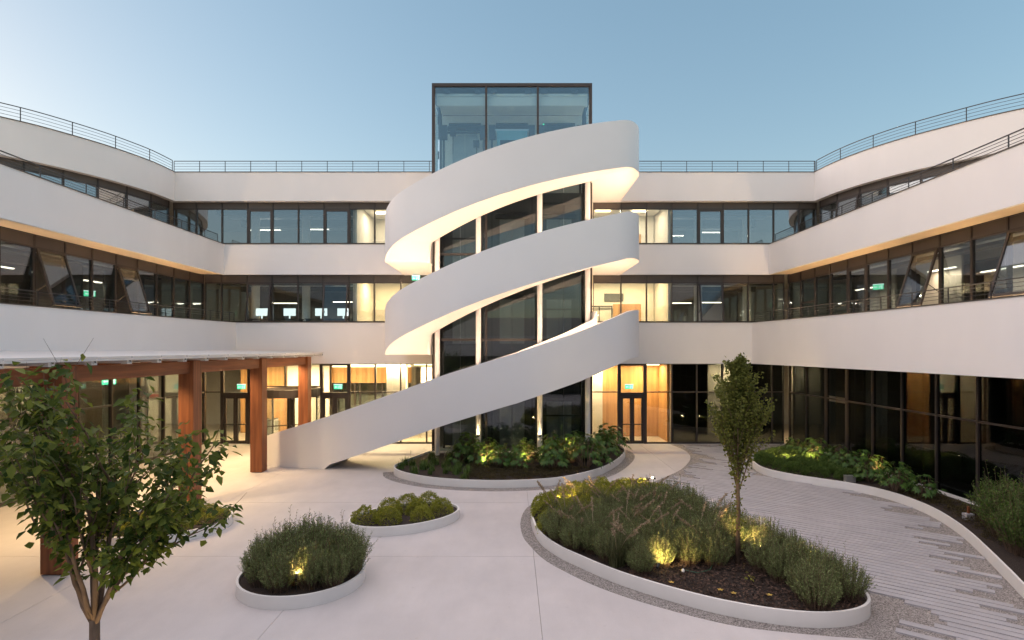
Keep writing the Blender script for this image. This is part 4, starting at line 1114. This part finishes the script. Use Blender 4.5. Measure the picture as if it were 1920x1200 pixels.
# far right planter
for (x, y) in scatter(FARP, 26, 0.55, 0.4, lambda x, y: y > 20.3 and x < 12.9):
    plant("box_mound", BOXM, (x, y, 0.2), random.uniform(1.0, 1.35), "clipped green mound in the far right planter", "shrub", "green mounds in the far right planter")
for (x, y) in scatter(FARP, 16, 0.6, 0.35, lambda x, y: (y > 17.2 and x > 12.4)):
    plant("broad_leaf_shrub", PALM, (x, y, 0.2), random.uniform(0.9, 1.25), "broad-leaved shrub beside the right wing's dark glass", "shrub", "broad-leaved shrubs by the dark glass")
ground_cover("low_ground_cover", scatter(FARP, 34, 0.4, 0.45, lambda x, y: 13.5 < y < 18.5 and x > 12), "sparse low plants on the mulch of the far right planter")
for (x, y) in scatter(FARP, 18, 0.5, 0.3, lambda x, y: 8.5 < y < 15.0 and x > 11.2 + max(0, (y - 12) * .5)):
    plant("willow_leaf_bush", BUSHG, (x, y, 0.2), random.uniform(1.25, 1.7), "dense green bush at the right edge of the picture", "bush", "green bushes at the right edge")

# bark chips on the bare mulch
n = 5200; P = []
while len(P) < n:
    x, y = random.uniform(2.4, 6.7), random.uniform(10.0, 13.2)
    if inside((x, y), offset(BIG, 0.08, True)): P.append((x, y, 0.205 + 0.035 * max(0, 1 - math.dist((x, y), (4, 13)) / 4) + random.uniform(0, .02)))
P = np.array(P); D = rnd(n); D[:, 2] *= 0.25
ch = link("bark_mulch", leaf_mesh("bark_mulch", P, D, np.tile([0, 0, 1.0], (n, 1)) + rnd(n) * .3, rng.uniform(.04, .09, n), rng.uniform(.010, .022, n), CHIP))
tag(ch, "dark bark mulch chips on the large planter's bare soil", "mulch", kind="stuff")
for i, (x, y) in enumerate(((4.05, 10.95), (4.25, 10.8), (4.9, 10.72), (3.2, 11.3), (5.9, 11.1), (3.6, 11.9))):
    nn = 5; a = np.linspace(0, 5, nn)
    me = leaf_mesh("fallen_leaf", np.zeros((nn, 3)), np.stack([np.cos(a), np.sin(a), np.full(nn, .25)], 1), np.tile([0, 0, 1.], (nn, 1)), 0.07, 0.02, L_YEL)
    o = link("fallen_leaf", me, None, (x, y, 0.25), i * 1.3); tag(o, "fallen yellow leaf on the bark mulch of the large planter", "leaf", "fallen leaves on the mulch")
sp = link("seedling", palm_mesh("seedling", L_MND, 0.14, 0.22, 7, 0.07), None, (4.75, 11.35, 0.22)); tag(sp, "small yellow-green seedling growing in the bare mulch", "seedling")
sp = link("dry_flower_spike", FL, None, (5.62, 10.55, 0.1), sc=0.75); tag(sp, "dry pale flower spike near the front of the large planter", "flower")

# ------------------------------------------------------------------ trees
def grow(lines, p, d, length, r, depth, spread, upb, tips, kids=3):
    pts = [p]; q = p.copy(); dd = d.copy(); n = 5
    for i in range(n):
        dd = dd + rng.normal(size=3) * 0.07 + np.array([0, 0, upb]); dd /= np.linalg.norm(dd); q = q + dd * length / n; pts.append(q.copy())
    r1 = r * (0.55 if depth else 0.25); lines.append((pts, r, r1))
    if depth == 0:
        tips.append(pts); return
    tips.append(pts)
    for k in range(kids):
        t = rng.uniform(0.35, 1.0) if k else 1.0
        i = min(n, int(t * n)); a = rng.uniform(0, 6.283); o = rng.normal(size=3); o -= dd * o.dot(dd); o /= np.linalg.norm(o)
        grow(lines, pts[i].copy(), dd * math.cos(spread) + o * math.sin(spread) * rng.uniform(.7, 1.2), length * rng.uniform(.55, .8), r * (1 - t * .45) * .62, depth - 1, spread, upb, tips, kids)
def tube_lines(lines, n=6):
    m = MB()
    for pts, r0, r1 in lines: m.tube([tuple(p) for p in pts], [r0 + (r1 - r0) * i / (len(pts) - 1) for i in range(len(pts))], n)
    return m
# leafy foreground tree
t1 = empty("leafy_tree", (-4.82, 6.5, 0)); tag(t1, "leafy multi-stemmed young tree in the left foreground", "tree")
lines, tips = [], []
lines.append(([np.array([0.02, 0, 0.0]), np.array([0.0, 0, .9]), np.array([0, 0, 1.82])], 0.062, 0.054))
for a, tilt, ln, r in ((-0.25, 0.10, 1.15, .036), (0.4, 0.16, 1.2, .036), (2.9, 0.75, 0.95, .028), (0.15, 0.52, 1.0, .032), (-0.15, 0.62, .85, .028), (1.6, 0.5, .9, .03), (-1.5, 0.5, .9, .03), (-2.6, 0.42, 0.95, .03), (2.4, .35, 1.05, .03)):
    d = np.array([math.cos(a) * math.sin(tilt), math.sin(a) * math.sin(tilt), math.cos(tilt)])
    grow(lines, np.array([0, 0, 1.70 + rng.uniform(0, .12)]), d, ln * 1.42, r, 2, 0.52, 0.09, tips, 4)
trunk = tube_lines(lines, 7).build("trunk", BARK, t1, smooth=True)
P, D = [], []
for pts in tips:
    pp = np.array(pts)
    if pp[:, 2].mean() < 2.05: continue
    for k in range(24):
        t = rng.uniform(0.1, 1) * (len(pp) - 1); i = int(t); q = pp[i] * (1 - (t - i)) + pp[min(i + 1, len(pp) - 1)] * (t - i)
        if q[2] > 4.85 or math.hypot(q[0], q[1]) > 1.5 or (q[2] < 2.35 and math.hypot(q[0], q[1]) < .6): continue
        P.append(q + rng.normal(size=3) * 0.05); o = rng.normal(size=3); o[2] = -abs(o[2]) * .5 - .1; D.append(o)
P, D = np.array(P), np.array(D); n = len(P)
# broad leaves, four triangles each, drooping
def broad(name, P, D, L, Wd, mat):
    n = len(P); D = unit(D); N = np.tile([0, 0, 1.0], (n, 1)) + rnd(n) * .35; S_ = unit(np.cross(D, N)); U = np.cross(S_, D)
    L = L[:, None]; Wd = Wd[:, None]
    c1 = P + D * L * .15; c2 = P + D * L * .5 - U * L * .03; tip = P + D * L - U * L * .16
    V = np.stack([c1, c2 + S_ * Wd + U * Wd * .35, P + D * L * .8 + S_ * Wd * .55 - U * L * .06, tip, P + D * L * .8 - S_ * Wd * .55 - U * L * .06, c2 - S_ * Wd + U * Wd * .35], 1).reshape(-1, 3)
    b = (np.arange(n) * 6)[:, None]
    F = np.concatenate([b + np.array([[0, 1, 2]]), b + np.array([[0, 2, 3]]), b + np.array([[0, 3, 4]]), b + np.array([[0, 4, 5]])], 1).reshape(-1, 3)
    z = np.zeros((0, 3)); return leaf_mesh(name, z, np.zeros((0, 3)) + 1, z, np.zeros(0), np.zeros(0), mat, extra=(V, F))
link("crown", broad("crown", P, D, rng.uniform(.08, .175, n), rng.uniform(.024, .046, n), L_TREE), t1)
# slender tree in the large planter
t2 = empty("slender_tree", (4.94, 12.33, 0.2)); tag(t2, "slender upright young hornbeam tree rising from the large planter", "tree")
lines, tips = [], []
lines.append(([np.array([0, 0, -0.02]), np.array([.02, 0, 1.2]), np.array([-.01, 0, 2.4]), np.array([.03, .0, 3.5]), np.array([.05, 0, 4.35])], 0.055, 0.015))
for i in range(46):
    z = 1.55 + 2.6 * (i / 46) ** 1.0; a = i * 2.4 + rng.uniform(-.3, .3); tilt = 0.30 - 0.10 * (z - 1.5) / 2.6
    d = np.array([math.cos(a) * math.sin(tilt), math.sin(a) * math.sin(tilt), math.cos(tilt)])
    ln = max(0.35, (4.65 - z) * 0.46) * rng.uniform(.8, 1.1)
    grow(lines, np.array([0.01, 0, z]), d, min(ln, 1.25), .014, 1, 0.4, 0.05, tips, 4)
tube_lines(lines, 5).build("trunk", BARK, t2, smooth=True)
P, D = [], []
for pts in tips:
    pp = np.array(pts)
    for k in range(70):
        t = rng.uniform(0.15, 1) * (len(pp) - 1); i = int(t); q = pp[i] * (1 - (t - i)) + pp[min(i + 1, len(pp) - 1)] * (t - i)
        P.append(q + rng.normal(size=3) * 0.035); D.append(rng.normal(size=3) + np.array([0, 0, .2]))
for k in range(160):
    z = rng.uniform(.75, 1.7); P.append(np.array([rng.normal() * .05, rng.normal() * .05, z])); D.append(rng.normal(size=3))
P, D = np.array(P), np.array(D); n = len(P)
link("crown", leaf_mesh("crown", P, D, rnd(n), rng.uniform(.045, .085, n), rng.uniform(.016, .027, n), L_HORN), t2)

# ------------------------------------------------------------------ garden spotlights and small things
def garden_spot(label, loc, aim, power, group="garden spotlights", ang=75, h=0.22):
    o = empty("garden_spotlight", loc); tag(o, label, "spotlight", group)
    MB().bar((0, 0, -0.05), (0, 0, h - .05), 0.014, 0.014).build("spike", BLACK, o)
    d = Vector(aim).normalized(); c = Vector((0, 0, h))
    hd = MB().tube([c - d * .07, c + d * .05], [.03, .035], 10).build("lamp_head", BLACK, o)
    MB().tube([c + d * .051, c + d * .054], [.03, .03], 10).build("lens", SPOTL, o)
    spot_lamp("light_source", o, c + d * .07, d, power, ang, (1.0, 0.70, 0.28), 0.5, 0.03)
garden_spot("lit spike spotlight at the front of the round planter", (-4.22, 11.02, 0.18), (-0.15, 0.8, .35), 110, None, 110, .3)
garden_spot("lit spotlight among the bushes at the back of the round planter", (-4.7, 12.5, 0.18), (0.2, -.5, .8), 12, None)
garden_spot("lit spotlight at the edge of the mulch left of the slender tree", (3.05, 11.75, 0.2), (0.5, 0.75, .35), 30, None, 100)
garden_spot("bright spotlight just right of the slender tree's trunk", (5.45, 12.35, 0.2), (-0.15, 0.6, .7), 70, None, 110, .35)
garden_spot("lit spotlight inside the bushes at the right end of the large planter", (6.25, 11.5, 0.2), (-0.3, 0.4, .7), 22, None, 100, .3)
garden_spot("lit spotlight at the far tip of the large planter", (4.75, 18.9, 0.2), (-0.6, -.25, .25), 60, None, 90, .4)
garden_spot("lit spotlight in the mounds at the left of the large planter", (1.3, 16.4, 0.2), (0.5, 0.5, .3), 45, None, 100, .4)
garden_spot("lit spotlight under the broad leaves left of the tower's middle", (-1.1, 22.3, 0.2), (0.1, 0.9, .45), 130, None, 90)
garden_spot("lit spotlight under the broad leaves in the middle of the tower planter", (0.35, 22.6, 0.2), (0.3, 0.8, .5), 110, None, 90)
garden_spot("lit spotlight under the broad leaves right of the tower's middle", (2.35, 23.2, 0.2), (0.0, 0.9, .5), 130, None, 90)
garden_spot("lit spotlight in the mounds at the far right planter's tip", (10.9, 22.5, 0.2), (0.2, 0.5, .25), 45, None, 110, .42)
garden_spot("lit spotlight deeper among the far right planter's mounds", (12.0, 22.6, 0.2), (0.2, 0.5, .25), 40, None, 110, .42)
garden_spot("lit spotlight at the foot of the dark glass wall", (13.2, 20.6, 0.2), (0.5, 0.4, .5), 40, None, 90, .25)
garden_spot("lit spotlight in the green bush at the right edge", (12.4, 13.8, 0.2), (0.1, -.3, .6), 14, None, 100, .35)
garden_spot("spotlight at the foot of the leafy foreground tree", (-4.3, 6.0, 0.0), (-0.2, 0.2, 1), 26, None, 80)
b = MB().box(-.16, .16, -.1, .1, 0, .2).box(-.12, .12, -.103, -.1, .03, .17).build("junction_box", ALU, None, loc=(12.05, 20.1, 0.2)); tag(b, "small grey junction box behind the far right planter's wall", "junction box")
MB().box(-.17, .17, -.11, .11, .201, .22).build("lid", ALU, b)
b = MB().box(-.11, .11, -.09, .09, 0, .16).build("concrete_block", PLANK, None, loc=(12.72, 15.7, 0.19)); tag(b, "small concrete block with a stub post in the far right planter", "concrete block")
MB().bar((0.02, 0.02, .161), (0.02, 0.02, .36), .05, .05).build("stub_post", LARCH, b)
c = MB().tube([(3.62, 11.9, .27), (3.9, 11.8, .245), (4.2, 11.95, .25), (4.4, 12.3, .26), (4.5, 12.7, .27)], .012, 6).build("garden_cable", CABLE); tag(c, "thin green cable lying on the mulch of the large planter", "cable")
c = MB().lathe([(0, 0), (.03, .0), (.032, .03), (.016, .06), (0, .06)], 10).build("cable_connector", WHITE, None, loc=(3.6, 11.85, .25)); tag(c, "small white cable connector on the large planter's mulch", "connector")
for i, x in enumerate((-14.4, -13.9, -13.4)):
    tg = MB().box(-.09, .09, -.5, .5, 0, .95).build("turnstile", ALU, None, loc=(x, 31.6, .02)); tag(tg, "metal turnstile cabinet inside the lobby behind the leftmost double door", "turnstile", "lobby turnstiles")
    MB().box(-.08, .08, -.49, .49, .951, .98).build("top_plate", BLACK, tg); MB().box(.095, .4, -.02, .02, .35, .9).build("glass_flap", GLASS, tg)
ORD = ["first", "second", "third", "fourth", "fifth", "sixth", "seventh", "eighth", "ninth", "tenth", "eleventh", "twelfth"]
def ordinal_labels(group, noun, rows=1):
    """label alike things by row (front to back) and place from the left, as seen from the viewpoint"""
    obs = [o for o in bpy.data.objects if o.get("group") == group]
    obs.sort(key=lambda o: o.location.y); per = math.ceil(len(obs) / rows)
    for r in range(rows):
        row = sorted(obs[r * per:(r + 1) * per], key=lambda o: o.location.x / o.location.y)
        rn = "" if rows == 1 else (", front row" if r == 0 else ", back row" if r == rows - 1 else ", %s row" % ORD[r])
        for i, o in enumerate(row):
            pos = "leftmost" if i == 0 else "rightmost" if i == len(row) - 1 else "%s from left" % ORD[i]
            o["label"] = "%s, %s%s" % (noun, pos, rn)
for gname, noun, rows in (("mounds in the oval planter", "rounded yellow-green mound in the oval planter", 3), ("rosemary in the round planter", "grey-green bush in the round foreground planter", 3),
        ("lobby ceiling lights", "warm strip light on the lobby ceiling", 1), ("hall ceiling lights", "warm strip light over the oak-panelled hall", 1),
        ("first-floor room lights, left", "warm ceiling light, first-floor room left of the tower", 1), ("first-floor room lights, right", "warm ceiling light, first-floor room right of the tower", 1),
        ("second-floor room lights, left", "ceiling light, second-floor room left of the tower", 1), ("second-floor room lights, right", "ceiling light, second-floor room right of the tower", 1),
        ("hanging office lamps, first floor", "thin office lamp behind the middle first-floor windows", 1), ("hanging office lamps, second floor", "thin office lamp behind the middle second-floor windows", 1),
        ("right wing office lamps", "thin office lamp in the right wing's first floor", 1), ("left wing office lamps", "thin office lamp in the left wing's first floor", 1),
        ("left wing ground-floor lamps", "lamp in the ground floor behind the pergola", 1), ("lobby turnstiles", "metal turnstile behind the leftmost double door", 1),
        ("pergola downlights", "small round downlight under the pergola roof", 3), ("desks behind the first-floor windows", "dark desk behind the first-floor windows", 1),
        ("monitors behind the first-floor windows", "glowing monitor behind the first-floor windows", 1), ("flower stalks by the tower", "upright pale flower stalk by the tower", 1),
        ("fallen leaves on the mulch", "fallen yellow leaf on the bark mulch", 1), ("broad-leaved shrubs at the tower", "broad-leaved shrub at the tower's foot", 4),
        ("green bushes at the right edge", "dense green bush at the picture's right edge", 4), ("broad-leaved shrubs by the dark glass", "broad-leaved shrub beside the right wing's dark glass", 4),
        ("green mounds in the far right planter", "clipped green mound in the far right planter", 4), ("bushes in the large planter", "grey-green bush in the large planter", 8), ("mounds in the large planter", "yellow-green mound in the large planter", 4),
        ("grass tufts in the large planter", "arching grass tuft in the large planter", 4), ("low shrubs behind the leafy tree", "low shrub in the planter behind the leafy tree", 4), ("strap-leaved plants in the tower planter", "strap-leaved plant in the tower planter", 5)):
    ordinal_labels(gname, noun, rows)
print("planks", NP, "objects", len(bpy.data.objects))
